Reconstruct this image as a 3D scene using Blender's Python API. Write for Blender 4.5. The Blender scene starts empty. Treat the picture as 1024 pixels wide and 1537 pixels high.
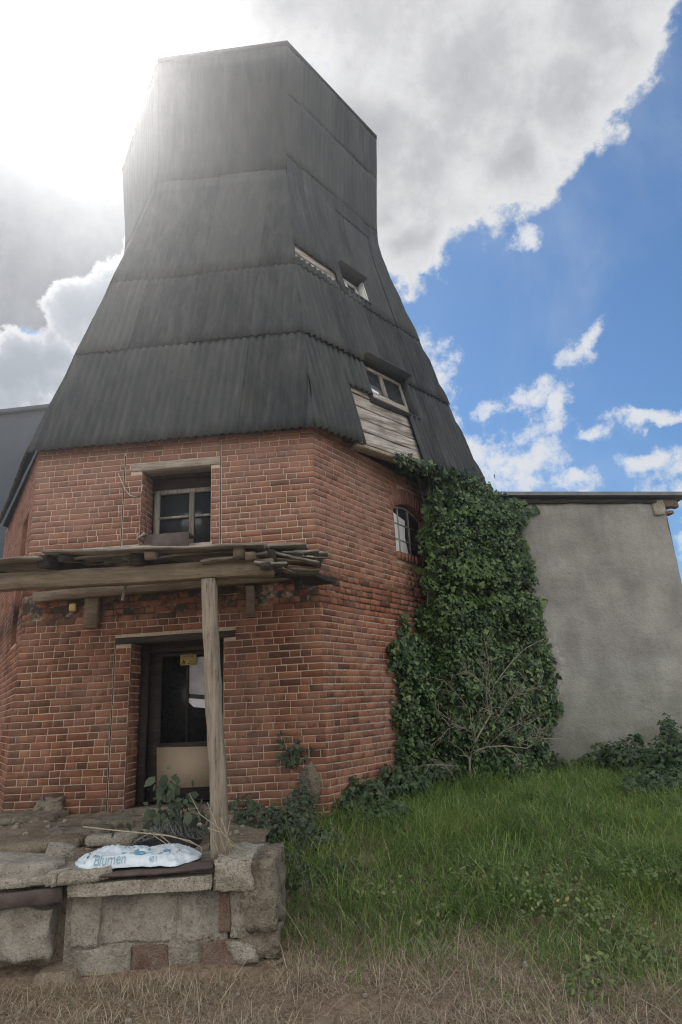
import bpy, bmesh, math, random
import numpy as np
from mathutils import Vector, Matrix, noise as mnoise
rng = np.random.default_rng(7); random.seed(7)
S = bpy.context.scene; COL = S.collection
# ------------------------------------------------------------------ camera
W, H = 1024, 1537
F_PX, PITCH, ROLL, EYE = 940.0, .303, .055, 1.6
cp, sp = math.cos(PITCH), math.sin(PITCH)
FW = np.array([0, cp, sp]); UP0 = np.array([0, -sp, cp]); R0 = np.array([1., 0, 0])
CR = math.cos(ROLL)*R0-math.sin(ROLL)*UP0; CU = math.sin(ROLL)*R0+math.cos(ROLL)*UP0
O = np.array([0, 0, EYE])
cam = bpy.data.cameras.new('camera'); co = bpy.data.objects.new('camera', cam); COL.objects.link(co)
M = Matrix((CR, CU, -FW)).transposed().to_4x4(); M.translation = Vector(O); co.matrix_world = M
cam.sensor_fit = 'VERTICAL'; cam.sensor_height = 36; cam.lens = F_PX/H*36; cam.clip_end = 2000; cam.clip_start = .05
S.camera = co
def ray(u, v):
    d = FW*F_PX+CR*(u-W/2)+CU*(H/2-v); return d/np.linalg.norm(d)
def hit(u, v, p0, n):
    d = ray(u, v); t = np.dot(np.asarray(p0, float)-O, n)/np.dot(d, n); return O+t*d
def hy(u, v, y): return hit(u, v, [0, y, 0], np.array([0, 1., 0]))
def hz(u, v, z): return hit(u, v, [0, 0, z], np.array([0, 0, 1.]))
class Pl:                                   # a flat face of the place: origin, horizontal u, upward v, outward n
    def __init__(s, o, u, v=(0, 0, 1)):
        s.o = np.array(o, float); s.u = np.array(u, float)/np.linalg.norm(u); v = np.array(v, float)
        s.v = v-s.u*np.dot(v, s.u); s.v /= np.linalg.norm(s.v); s.n = np.cross(s.u, s.v)
    def at(s, x, y, off=0):
        h = hit(x, y, s.o+s.n*off, s.n)-s.o; return float(h@s.u), float(h@s.v)
    def P(s, a, b, c=0): return s.o+s.u*a+s.v*b+s.n*c
def nz(p, sc=1., oct=4, H_=.9): return mnoise.fractal(Vector((float(p[0])*sc, float(p[1])*sc, float(p[2])*sc)), H_, 2.0, oct)
# ------------------------------------------------------------------ mesh helpers
def mesh_np(name, V, faces):                 # V (n,3), faces: list of index tuples or (m,k) array
    me = bpy.data.meshes.new(name); V = np.asarray(V, np.float32)
    me.vertices.add(len(V)); me.vertices.foreach_set('co', V.ravel())
    if isinstance(faces, np.ndarray):
        m, k = faces.shape; lt = np.full(m, k, np.int32); li = faces.ravel()
    else:
        lt = np.array([len(f) for f in faces], np.int32); li = np.array([i for f in faces for i in f], np.int32)
    ls = np.concatenate([[0], np.cumsum(lt)[:-1]]).astype(np.int32)
    me.loops.add(len(li)); me.loops.foreach_set('vertex_index', li.astype(np.int32))
    me.polygons.add(len(lt)); me.polygons.foreach_set('loop_start', ls); me.polygons.foreach_set('loop_total', lt)
    me.update(calc_edges=True); me.validate(); return me
def link(name, me, mat, parent=None, smooth=False):
    o = bpy.data.objects.new(name, me); COL.objects.link(o)
    if mat: me.materials.append(mat)
    if smooth: me.polygons.foreach_set('use_smooth', np.ones(len(me.polygons), bool))
    if parent:
        o.parent = parent
        w = np.zeros(3); q = parent
        while q: w += np.array(q.location); q = q.parent
        o.location = -w
    return o
def tag(o, label=None, cat=None, group=None, kind=None):
    for k, v in (('label', label), ('category', cat), ('group', group), ('kind', kind)):
        if v: o[k] = v
    return o
def thing(name, label, cat, loc=(0, 0, 0), group=None):
    o = bpy.data.objects.new(name, None); COL.objects.link(o); o.location = [float(x) for x in loc]; o.empty_display_size = .2
    return tag(o, label, cat, group)
class MB:
    def __init__(s): s.V = []; s.F = []
    def add(s, V, F):
        b = len(s.V); s.V += [tuple(map(float, p)) for p in V]; s.F += [tuple(i+b for i in f) for f in F]; return s
    def box(s, o, ax, ay, az):               # corner o and three edge vectors
        o, ax, ay, az = (np.array(q, float) for q in (o, ax, ay, az))
        if np.dot(np.cross(ax, ay), az) < 0: o, ax = o+ax, -ax
        V = [o, o+ax, o+ax+ay, o+ay]; V += [p+az for p in V]
        return s.add(V, [(3, 2, 1, 0), (4, 5, 6, 7), (0, 1, 5, 4), (1, 2, 6, 5), (2, 3, 7, 6), (3, 0, 4, 7)])
    def plank(s, a, b, w, t, up=(0, 0, 1), n=8, wob=.006, seed=0, bev=.006, taper=0):   # weathered beam from a to b, w across, t along up
        a, b, up = (np.array(q, float) for q in (a, b, up)); d = b-a; L = np.linalg.norm(d); d /= L
        up = up-d*np.dot(up, d); up /= np.linalg.norm(up); sd = np.cross(d, up)
        V = []; c = bev
        for i in range(n+1):
            p = a+d*L*i/n; k = 1-taper*i/n
            o1 = nz(p+seed*7.7, 2.)*wob; o2 = nz(p+seed*3.1+9, 2.)*wob
            hw, ht = w/2*k, t/2*k
            for x, y in ((-hw, -ht+c), (-hw+c, -ht), (hw-c, -ht), (hw, -ht+c), (hw, ht-c), (hw-c, ht), (-hw+c, ht), (-hw, ht-c)):
                j = nz(p*3+np.array([x, y, seed])*9, 2.)*wob*.6
                V.append(p+sd*(x+o1+j)+up*(y+o2-j))
        F = []
        for i in range(n):
            for j in range(8): q = i*8+j; r = i*8+(j+1) % 8; F.append((q, r, r+8, q+8))
        F += [tuple(range(7, -1, -1)), tuple(n*8+j for j in range(8))]
        return s.add(V, F)
    def tube(s, pts, r0, r1=None, k=6):
        pts = [np.array(p, float) for p in pts]; r1 = r0 if r1 is None else r1; V = []; n = len(pts)
        for i, p in enumerate(pts):
            d = pts[min(i+1, n-1)]-pts[max(i-1, 0)]; d /= max(np.linalg.norm(d), 1e-9)
            a = np.cross(d, [0, 0, 1]) if abs(d[2]) < .9 else np.cross(d, [1, 0, 0]); a /= np.linalg.norm(a); b = np.cross(d, a)
            r = r0+(r1-r0)*i/max(n-1, 1)
            for j in range(k): t = 2*math.pi*j/k; V.append(p+a*math.cos(t)*r+b*math.sin(t)*r)
        F = [(i*k+j, i*k+(j+1) % k, (i+1)*k+(j+1) % k, (i+1)*k+j) for i in range(n-1) for j in range(k)]
        F += [tuple(range(k-1, -1, -1)), tuple((n-1)*k+j for j in range(k))]
        return s.add(V, F)
    def rock(s, c, size, n=5, amp=.1, rnd=.25, rot=None, seed=0, fq=3.):   # rough broken block
        c = np.array(c, float); h = np.array(size, float)/2; idx = {}; V = []; F = []
        def vid(i, j, k):
            if (i, j, k) not in idx:
                q = np.array([i, j, k], float)/n*2-1; m = np.max(np.abs(q)); sph = q/np.linalg.norm(q)*m*1.1
                q = q*(1-rnd)+sph*rnd; p = q*h
                w = p*fq+seed*11.3
                d = np.array([nz(w, 1.), nz(w+31, 1.), nz(w+77, 1.)])*amp*min(size)*1.2
                p = p+d
                if rot is not None: p = rot@p
                idx[(i, j, k)] = len(V); V.append(c+p)
            return idx[(i, j, k)]
        for a in range(n):
            for b in range(n):
                F.append((vid(a, b, 0), vid(a, b+1, 0), vid(a+1, b+1, 0), vid(a+1, b, 0)))
                F.append((vid(a, b, n), vid(a+1, b, n), vid(a+1, b+1, n), vid(a, b+1, n)))
                F.append((vid(a, 0, b), vid(a+1, 0, b), vid(a+1, 0, b+1), vid(a, 0, b+1)))
                F.append((vid(a, n, b), vid(a, n, b+1), vid(a+1, n, b+1), vid(a+1, n, b)))
                F.append((vid(0, a, b), vid(0, a, b+1), vid(0, a+1, b+1), vid(0, a+1, b)))
                F.append((vid(n, a, b), vid(n, a+1, b), vid(n, a+1, b+1), vid(n, a, b+1)))
        return s.add(V, F)
    def build(s, name, mat, parent=None, smooth=False): return link(name, mesh_np(name, np.array(s.V), s.F), mat, parent, smooth)
def rotm(rx=0, ry=0, rz=0): return np.array((Matrix.Rotation(rz, 3, 'Z')@Matrix.Rotation(ry, 3, 'Y')@Matrix.Rotation(rx, 3, 'X')))
def pip(x, y, poly):
    x = np.asarray(x); y = np.asarray(y); ins = np.zeros(x.shape, bool); n = len(poly)
    for i in range(n):
        x1, y1 = poly[i]; x2, y2 = poly[(i+1) % n]
        c = ((y1 > y) != (y2 > y)) & (x < (x2-x1)*(y-y1)/((y2-y1) or 1e-9)+x1); ins ^= c
    return ins
# ------------------------------------------------------------------ materials
class NT:
    def __init__(s, name):
        s.m = bpy.data.materials.new(name); s.m.use_nodes = True; s.t = s.m.node_tree; s.t.nodes.clear()
        s.out = s.n('ShaderNodeOutputMaterial'); s.b = s.n('ShaderNodeBsdfPrincipled'); s.l(s.b.outputs[0], s.out.inputs[0])
        s.tc = s.n('ShaderNodeTexCoord').outputs['Object']
    def n(s, ty, **k):
        o = s.t.nodes.new(ty)
        for a, v in k.items(): setattr(o, a, v)
        return o
    def l(s, a, b): s.t.links.new(a, b)
    def noise(s, sc, det=6, rough=.6, vec=None, dist=0):
        o = s.n('ShaderNodeTexNoise'); o.inputs['Scale'].default_value = sc; o.inputs['Detail'].default_value = det
        o.inputs['Roughness'].default_value = rough; o.inputs['Distortion'].default_value = dist
        s.l(vec or s.tc, o.inputs['Vector']); return o.outputs['Fac']
    def stretch(s, x, y, z, rot=(0, 0, 0)):
        o = s.n('ShaderNodeMapping'); o.inputs['Scale'].default_value = (x, y, z); o.inputs['Rotation'].default_value = rot; s.l(s.tc, o.inputs[0]); return o.outputs[0]
    def ramp(s, f, stops):
        o = s.n('ShaderNodeValToRGB'); e = o.color_ramp.elements
        while len(e) < len(stops): e.new(.5)
        for q, (p, c) in zip(e, stops): q.position = p; q.color = (*c, 1) if len(c) == 3 else c
        s.l(f, o.inputs[0]); return o.outputs[0]
    def mix(s, f, a, b, mode='MIX'):
        o = s.n('ShaderNodeMix', data_type='RGBA', blend_type=mode)
        for v, i in ((f, 0), (a, 6), (b, 7)):
            if isinstance(v, (int, float)): o.inputs[i].default_value = v
            elif isinstance(v, tuple): o.inputs[i].default_value = (*v, 1)
            else: s.l(v, o.inputs[i])
        return o.outputs[2]
    def math(s, op, a, b=None, c=None):
        o = s.n('ShaderNodeMath', operation=op)
        for i, v in enumerate((a, b, c)):
            if v is None: continue
            if isinstance(v, (int, float)): o.inputs[i].default_value = v
            else: s.l(v, o.inputs[i])
        return o.outputs[0]
    def rnd(s): return s.n('ShaderNodeNewGeometry').outputs['Random Per Island']
    def mr(s, v, a, b, c=0., d=1.):
        o = s.n('ShaderNodeMapRange'); o.inputs[1].default_value = a; o.inputs[2].default_value = b; o.inputs[3].default_value = c; o.inputs[4].default_value = d
        s.l(v, o.inputs[0]); return o.outputs[0]
    def sep(s): 
        o = s.n('ShaderNodeSeparateXYZ'); s.l(s.tc, o.inputs[0]); return o.outputs
    def col(s, c): s.l(c, s.b.inputs['Base Color']) if not isinstance(c, tuple) else setattr(s.b.inputs['Base Color'], 'default_value', (*c, 1)); return s
    def bump(s, f, dist=.01, st=1.):
        o = s.n('ShaderNodeBump'); o.inputs['Strength'].default_value = st; o.inputs['Distance'].default_value = dist
        s.l(f, o.inputs['Height']); s.l(o.outputs[0], s.b.inputs['Normal']); return s
    def rough(s, r, spec=.3):
        s.b.inputs['Specular IOR Level'].default_value = spec
        if isinstance(r, (int, float)): s.b.inputs['Roughness'].default_value = r
        else: s.l(r, s.b.inputs['Roughness'])
        return s
def M_brick(name, cols, hole_shade=.0):
    t = NT(name); r = t.ramp(t.rnd(), [(0, cols[0]), (.25, cols[1]), (.55, cols[2]), (.85, cols[3]), (1, cols[4])])
    n1 = t.noise(38, 5, .7); n2 = t.noise(1.1, 4, .6); n3 = t.noise(9, 5, .65)
    c = t.mix(t.mr(n1, .35, .75), r, (.19, .085, .055), 'MIX'); c = t.mix(.55, r, c)
    c = t.mix(t.mr(n2, .42, .68, 0, .6), c, (.33, .185, .135)); c = t.mix(t.mr(t.noise(2.6, 6, .75), .56, .70, 0, .25), c, (.38, .26, .20))
    c = t.mix(t.mr(n3, .56, .72, 0, .8), c, (.085, .042, .030)); c = t.mix(t.mr(t.noise(.9, 6, .7, t.stretch(3, 3, .6)), .5, .68, 0, .55), c, (.095, .05, .036))
    z = t.sep()
    if hole_shade:
        band = t.math('MULTIPLY', t.mr(z[2], 2.62, 2.95), t.mr(z[2], 3.35, 3.1)); band = t.math('MULTIPLY', band, t.mr(t.noise(4.5, 5, .7), .42, .6))  # dark band painted for the shade in broken-brick holes under the wall plate
        c = t.mix(t.math('MULTIPLY', band, hole_shade), c, (.028, .021, .018))
        foot_dark = t.math('MULTIPLY', t.mr(z[2], 1.25, .62), t.mr(t.noise(3, 5, .7), .3, .6))  # darker towards the foot of the wall
        c = t.mix(t.math('MULTIPLY', foot_dark, .55), c, (.085, .06, .042))
    lim = t.mr(t.noise(60, 3, .8), .66, .8, 0, .6); up = t.math('MULTIPLY', t.mr(z[2], 3.0, 4.4), t.mr(t.noise(1.7, 5, .7), .3, .65, .15, .5)); c = t.mix(up, c, (.335, .205, .165)); c = t.mix(lim, c, (.44, .34, .28))
    t.col(c).rough(.9, .2).bump(t.math('ADD', n1, t.noise(130, 3, .7)), .006, .8); return t.m
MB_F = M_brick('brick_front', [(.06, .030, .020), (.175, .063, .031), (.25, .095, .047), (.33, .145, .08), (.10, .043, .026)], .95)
MB_R = M_brick('brick_right', [(.09, .040, .025), (.23, .084, .044), (.31, .122, .066), (.40, .18, .105), (.15, .058, .034)])
def M_mortar(name, c1, c2):
    t = NT(name); n = t.noise(26, 6, .7); c = t.mix(t.mr(n, .3, .7), c1, c2); c = t.mix(t.mr(t.noise(2.2, 4, .7), .5, .72, 0, .6), c, (.16, .12, .09))
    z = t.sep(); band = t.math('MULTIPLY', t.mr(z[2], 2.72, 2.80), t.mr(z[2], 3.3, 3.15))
    c = t.mix(t.math('MULTIPLY', band, t.mr(t.noise(5.5, 5, .7), .35, .5, .35, .97)), c, (.04, .03, .025))  # dark colour standing in for shade inside the missing bricks
    t.col(c).rough(.95, .1).bump(n, .01); return t.m
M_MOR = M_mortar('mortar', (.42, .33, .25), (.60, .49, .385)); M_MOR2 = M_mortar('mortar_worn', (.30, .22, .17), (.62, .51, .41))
def M_clad():
    t = NT('corrugated_sheet'); n = t.noise(1., 7, .68, t.stretch(5, 5, .7)); n2 = t.noise(14, 6, .7)
    base = t.ramp(t.rnd(), [(0, (.019, .022, .024)), (.35, (.030, .034, .036)), (.7, (.038, .042, .043)), (1, (.060, .063, .062))])
    c = t.mix(t.mr(n, .42, .72, 0, .6), base, (.095, .096, .088)); c = t.mix(t.mr(n2, .55, .75, 0, .55), c, (.024, .026, .027))
    c = t.mix(t.mr(t.noise(3.2, 5, .7), .56, .72, 0, .5), c, (.062, .057, .045))
    t.col(c).rough(.75, .3).bump(n2, .006); return t.m
M_CLAD = M_clad()
def M_wood(name, c1, c2, c3, axis='x', sc=1., bump=.006):
    t = NT(name); st = {'x': (2.2, 30, 30), 'd': (2.2, 30, 30), 'z': (30, 30, 2.2), 'y': (30, 2.2, 30)}[axis]
    if axis == 'd': mp_ = t.n('ShaderNodeMapping'); mp_.inputs['Rotation'].default_value = (0, .16, -math.radians(48)); t.l(t.tc, mp_.inputs[0]); t.tc = mp_.outputs[0]
    g = t.noise(sc, 6, .65, t.stretch(*st), .1 if axis == 'd' else .4); g2 = t.noise(sc*2.6, 5, .7, t.stretch(*st)); b = t.noise(3.5, 5, .6)
    c = t.ramp(g, [(.3, c1), (.5, c2), (.7, c3)]); c = t.mix(t.mr(b, .5, .72, 0, .6), c, c1)
    c = t.mix(t.mr(g2, .57, .68, 0, .8), c, tuple(x*.4 for x in c1))
    k = t.n('ShaderNodeHueSaturation'); k.inputs['Value'].default_value = 1; t.l(t.mr(t.rnd(), 0, 1, .8, 1.25), k.inputs['Value']); t.l(c, k.inputs['Color'])
    t.col(k.outputs[0]).rough(.85, .2).bump(t.math('ADD', g, g2), bump); return t.m
M_BEAM = M_wood('beam_wood', (.095, .075, .052), (.175, .14, .098), (.25, .205, .15))
M_POST = M_wood('post_wood', (.13, .105, .078), (.26, .22, .17), (.36, .31, .24), 'z', 1., .012)
M_DARKW = M_wood('dark_wood', (.028, .023, .019), (.05, .04, .032), (.08, .065, .05))
M_PLATE = M_wood('plate_wood', (.10, .075, .052), (.165, .125, .09), (.23, .18, .135))
M_GREYW = M_wood('grey_board', (.12, .10, .08), (.34, .31, .265), (.60, .57, .51), 'd', .7, .012)
M_ROOFB = M_wood('roof_board_wood', (.09, .078, .063), (.19, .17, .14), (.33, .30, .26))
M_SILL = M_wood('lintel_wood', (.20, .165, .13), (.33, .285, .235), (.42, .37, .31))
M_WFR = M_wood('window_frame_paint', (.16, .14, .115), (.30, .275, .235), (.46, .43, .38), 'z')
def M_simple(name, c1, c2, sc=8, rough=.85, bump=.01, spec=.3, det=7, extra=None, grit=0):
    t = NT(name); n = t.noise(sc, det, .65); c = t.mix(t.mr(n, .32, .68), c1, c2)
    if extra: c = t.mix(t.mr(t.noise(extra[0], 6, .7), extra[1], extra[1]+.12, 0, extra[3]), c, extra[2])
    if grit: g_ = t.noise(75, 3, .8); c = t.mix(t.mr(g_, .54, .68, 0, grit), c, tuple(x*.35 for x in c1)); c = t.mix(t.mr(g_, .42, .30, 0, grit*.8), c, tuple(min(x*1.45, .8) for x in c2))
    t.col(c).rough(rough, spec)
    if bump: t.bump(t.math('ADD', n, t.noise(sc*6, 4, .7)), bump)
    return t.m
M_CONC = M_simple('old_concrete', (.27, .24, .195), (.50, .455, .38), 7, .95, .03, .15, 10, (24, .56, (.14, .115, .085), .8), .6)
M_CONCL = M_simple('lichen_concrete', (.33, .29, .22), (.58, .53, .44), 11, .95, .03, .15, 9, (26, .56, (.13, .115, .09), .85), .9)
M_CONCD = M_simple('weathered_slab', (.17, .142, .105), (.33, .285, .22), 7, .95, .03, .15, 10, (16, .52, (.085, .07, .048), .85), .7)
M_REDB = M_simple('crumbling_brick', (.22, .14, .10), (.32, .23, .17), 12, .95, .03, .1, 8, (14, .5, (.3, .25, .2), .7), .7)
M_DIRT = M_simple('platform_dirt', (.16, .125, .088), (.34, .28, .205), 5, .97, .03, .1, 9, (17, .55, (.36, .31, .23), .8), .8)
M_RUST = M_simple('rusty_metal', (.05, .038, .033), (.105, .077, .067), 9, .7, .004, .4, 7)
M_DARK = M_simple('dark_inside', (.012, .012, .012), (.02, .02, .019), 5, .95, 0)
M_FELT = M_simple('tar_felt', (.025, .024, .023), (.055, .05, .046), 9, .9, .01)
M_BARN = M_simple('barn_cladding', (.055, .07, .09), (.08, .098, .12), 1.2, .8, .004)
M_TAN = M_simple('chipboard', (.40, .31, .22), (.47, .37, .265), 60, .8, .002)
M_GAL = M_simple('grey_eaves_sheet', (.13, .135, .14), (.22, .225, .23), 5, .7, .004)
M_BLADE_W = M_simple('white_paint', (.62, .62, .60), (.76, .76, .74), 9, .6, .003)
M_CURT = M_simple('net_curtain', (.36, .36, .37), (.55, .55, .56), 7, .9, .006)
M_BACKW = M_simple('cloth_or_reflection', (.75, .76, .78), (.85, .86, .87), 5, .9, .003)
M_YEL = M_simple('yellow_plastic', (.42, .31, .10), (.52, .39, .13), 22, .5, .001)
M_BLK = M_simple('black_print', (.02, .02, .018), (.035, .03, .025), 30, .6, 0)
M_WIRE = M_simple('wire', (.10, .10, .09), (.2, .19, .17), 40, .6, 0)
M_CABLE = M_simple('cream_cable', (.45, .41, .34), (.55, .5, .42), 20, .6, 0)
M_TWIG = M_simple('dead_twig', (.19, .165, .13), (.37, .33, .27), 30, .9, .003)
M_STRAWS = M_simple('dry_stalk', (.30, .245, .165), (.45, .38, .27), 30, .9, 0)
def M_glass(name, c, rough=.08, mixc=None, spec=.5):
    t = NT(name); n = t.noise(3, 5, .6); t.col(t.mix(t.mr(n, .35, .7), c, mixc or tuple(x*1.6 for x in c))).rough(t.mr(t.noise(12, 5, .7), .3, .8, rough, rough+.25), spec); return t.m
M_GL = M_glass('dusty_glass', (.025, .03, .034)); M_GLB = M_glass('sky_lit_glass', (.03, .035, .04), .03, None, .9); M_GLD = M_glass('door_glass', (.010, .011, .012), .18, (.02, .022, .024), .25)
def M_plaster():
    t = NT('cement_render'); n = t.noise(1.3, 8, .66); n2 = t.noise(26, 6, .7); z = t.sep()
    c = t.ramp(n, [(.3, (.205, .197, .18)), (.5, (.31, .30, .275)), (.7, (.41, .40, .365))])
    c = t.mix(t.mr(n2, .55, .78, 0, .5), c, (.15, .14, .12))
    st = t.mr(t.noise(1.5, 6, .7, t.stretch(4, 4, .7)), .52, .72, 0, .3); c = t.mix(st, c, (.19, .185, .175))
    lo = t.math('MULTIPLY', t.mr(z[2], 2.0, .9), t.mr(t.noise(2.5, 6, .7), .3, .62)); c = t.mix(t.math('MULTIPLY', lo, .75), c, (.16, .165, .11))
    dr = t.math('MULTIPLY', t.mr(z[2], 2.9, 4.6), t.mr(t.noise(2., 6, .72, t.stretch(5, 5, .35)), .46, .64)); c = t.mix(t.math('MULTIPLY', dr, .22), c, (.14, .13, .115))
    # pale scraped arc
    v = t.n('ShaderNodeVectorMath', operation='DISTANCE'); t.l(t.tc, v.inputs[0]); v.inputs[1].default_value = (2.35, 9.9, 2.1)
    arc = t.math('SUBTRACT', 1., t.math('MULTIPLY', t.math('ABSOLUTE', t.math('SUBTRACT', v.outputs['Value'], .88)), 6.)); arc = t.math('MAXIMUM', arc, 0.)
    c = t.mix(t.math('MULTIPLY', arc, t.mr(t.noise(9, 6, .75), .44, .62, 0, .9)), c, (.50, .48, .44))
    t.col(c).rough(.95, .15).bump(t.math('ADD', n, n2), .02); return t.m
M_PLAS = M_plaster()
def M_leaf(name, stops, trans=.3, rough=.5, spec=.4, patch=None):
    t = NT(name); c = t.ramp(t.rnd(), stops); n = t.noise(1.3, 4, .6)
    c = t.mix(t.mr(n, .35, .7, 0, .5), c, tuple(x*.55 for x in stops[len(stops)//2][1]))
    if patch: c = t.mix(t.mr(t.noise(patch[0], 4, .6), patch[1], patch[1]+.14, 0, patch[3]), c, patch[2])
    t.col(c).rough(rough, spec); tr = t.n('ShaderNodeBsdfTranslucent'); t.l(c, tr.inputs[0]); ms = t.n('ShaderNodeMixShader'); ms.inputs[0].default_value = trans
    t.l(t.b.outputs[0], ms.inputs[1]); t.l(tr.outputs[0], ms.inputs[2]); t.l(ms.outputs[0], t.out.inputs[0]); return t.m
M_IVY = M_leaf('ivy_leaves', [(0, (.014, .030, .013)), (.3, (.034, .066, .026)), (.6, (.070, .125, .042)), (.85, (.13, .205, .062)), (1, (.22, .30, .10))], .2, .42, .4)
M_IVYB = M_leaf('young_ivy_leaves', [(0, (.06, .11, .03)), (.5, (.095, .165, .042)), (1, (.15, .23, .065))], .3, .45)
M_BRAM = M_leaf('bramble_leaves', [(0, (.035, .06, .028)), (.5, (.065, .105, .045)), (1, (.11, .165, .07))], .25)
M_NET = M_leaf('nettle_leaves', [(0, (.05, .07, .045)), (.5, (.085, .115, .07)), (1, (.13, .17, .095))], .25, .7)
M_WEED = M_leaf('weed_leaves', [(0, (.08, .12, .04)), (.5, (.13, .19, .06)), (.9, (.19, .26, .085)), (1, (.34, .32, .12))], .3)
M_GRASS = M_leaf('green_grass', [(0, (.075, .14, .034)), (.4, (.145, .255, .060)), (.8, (.25, .37, .095)), (1, (.50, .49, .26))], .4, .6, .3, (.8, .52, (.29, .37, .09), .6))
M_STRAW = M_leaf('dry_grass', [(0, (.23, .175, .115)), (.4, (.36, .285, .195)), (.75, (.48, .395, .28)), (.92, (.60, .52, .39)), (1, (.18, .23, .08))], .2, .8, .2)
def M_ground():
    t = NT('soil'); n = t.noise(1.1, 6, .65); n2 = t.noise(19, 8, .72)
    c = t.ramp(n2, [(.3, (.14, .10, .068)), (.5, (.25, .185, .13)), (.7, (.38, .295, .21))])
    z = t.sep(); g = t.math('MULTIPLY', t.mr(z[1], 4.6, 5.8), t.mr(t.math('ADD', n, t.math('MULTIPLY', z[0], .05)), .38, .55))
    c = t.mix(t.math('MULTIPLY', g, .8), c, (.06, .07, .03)); t.col(c).rough(.97, .1).bump(n2, .03); return t.m
M_GROUND = M_ground()
def M_sack():
    t = NT('plastic_sack'); n = t.noise(5, 4, .6); n2 = t.noise(22, 5, .7)
    c = t.mix(t.mr(n2, .6, .8, 0, .35), (.66, .73, .77), (.46, .52, .54))
    t.col(c).rough(.45, .45).bump(t.math('ADD', n, t.math('MULTIPLY', n2, .5)), .012); return t.m
M_SACK = M_sack(); M_CYAN = M_simple('blue_print', (.10, .30, .42), (.20, .42, .52), 14, .5, 0); M_TEAL = M_simple('lettering_print', (.22, .36, .42), (.30, .44, .50), 30, .5, 0)
# ------------------------------------------------------------------ ground
def gz(x, y):
    z = np.interp(y, [-60, 3.4, 4.6, 5.7, 7.3, 8.5, 10, 60], [0, 0, .08, .26, .43, .47, .50, .6])
    return z
def gzn(x, y): return float(gz(x, y))+.035*nz((x, y, 0), 1.3)+.012*nz((x, y, 5), 6.)
xs = np.unique(np.concatenate([np.linspace(-90, -6, 15), np.linspace(-6, 8, 130), np.linspace(8, 90, 15)]))
ys = np.unique(np.concatenate([np.linspace(-90, 2, 15), np.linspace(2, 11, 100), np.linspace(11, 110, 16)]))
V = np.array([(x, y, gzn(x, y)) for y in ys for x in xs]); nx = len(xs)
Fq = np.array([(j*nx+i, j*nx+i+1, (j+1)*nx+i+1, (j+1)*nx+i) for j in range(len(ys)-1) for i in range(nx-1)], np.int32)
tag(link('ground', mesh_np('ground', V, Fq), M_GROUND, smooth=True), kind='structure')
# ------------------------------------------------------------------ the mill: plan
th = math.radians(-4.5); uf = np.array([math.cos(th), math.sin(th), 0])
nf = np.array([uf[1], -uf[0], 0])
q = np.array([-.232, 7.198, 0])-nf*.09
G0 = hit(20, 1060, q, nf)*[1, 1, 0]; G1 = hit(484, 1000, q, nf)*[1, 1, 0]; FWID = float(np.linalg.norm(G1-G0))
FP = Pl(G0, uf)
ar = math.radians(34); RP = Pl(G1, (math.sin(ar), math.cos(ar), 0)); RLEN = 4.3
al = math.radians(-33); ul = np.array([math.sin(al), math.cos(al), 0]); LLEN = 4.3
LP = Pl(G0+ul*LLEN, -ul)                     # u runs from the far end towards the front corner
mill = thing('windmill', 'tall capless windmill tower, red brick base under dark corrugated cladding', 'windmill', (*(G0+(G1-G0)/2)[:2], .6))
def bricks(pl, u0, u1, z0, z1, opens, seed, hole=None, jit=1., h=.0775, ls=.252, j=.0095, dep=.05, skip=0., arch=None):
    r = random.Random(seed); mb = MB(); n = int(round((z1-z0)/h))
    for i in range(n):
        za = z0+i*h; zb = za+h; zm = (za+zb)/2
        head = i % 2; x = u0-(0 if i % 4 < 2 else .063)-(.063 if head else 0); first = True
        while x < u1:
            L = (ls/2 if head else ls)
            if r.random() < (.14 if not head else .10): L = ls/2 if not head else ls
            L *= r.uniform(.97, 1.03); a, b = max(x, u0), min(x+L, u1); x += L
            if u1-x < .05: b = u1; x = u1
            segs = [(a, b)]
            for (oa, ob, oza, ozb) in opens:
                if oza-.02 < zm < ozb+.02:
                    ns = []
                    for (p, s_) in segs:
                        if s_ <= oa or p >= ob: ns.append((p, s_))
                        else:
                            if p < oa: ns.append((p, oa))
                            if s_ > ob: ns.append((ob, s_))
                    segs = ns
            for (p, s_) in segs:
                if s_-p < .025: continue
                if arch and arch((p+s_)/2, zm): continue
                if hole and hole((p+s_)/2, zm, r): continue
                if r.random() < skip: continue
                g = j/2; wv = .004*math.sin(((p+s_)/2)*1.7+i*.31)*jit
                o = max(r.gauss(0, .0022)*jit, -.0032); ex = .0045*jit
                A0 = p if abs(p-u0) < 1e-6 else p+g; B0 = s_ if abs(s_-u1) < 1e-6 else s_-g
                zA = za+g+wv; zB = zb-g+wv; Vv = []
                for d in (-dep, -.0045*jit, o):
                    e = 0 if d != o else .0045
                    for (uu, zz, su, sz) in ((A0, zA, 1, 1), (B0, zA, -1, 1), (B0, zB, -1, -1), (A0, zB, 1, -1)):
                        jx, jz = r.uniform(-.4, .4)*ex, r.uniform(-.4, .4)*ex
                        eu = 0 if ((uu == u0 or uu == u1)) else e
                        Vv.append(pl.P(uu+su*eu+jx*(eu > 0), zz+sz*e+jz, d+(r.uniform(-.0015, .0015)*jit if e else 0)))
                Fv = [(8, 9, 10, 11)]
                for k in (0, 4):
                    for q_ in range(4): Fv.append((k+q_, k+(q_+1) % 4, k+4+(q_+1) % 4, k+4+q_))
                mb.add(Vv, Fv)
    return mb
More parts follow.
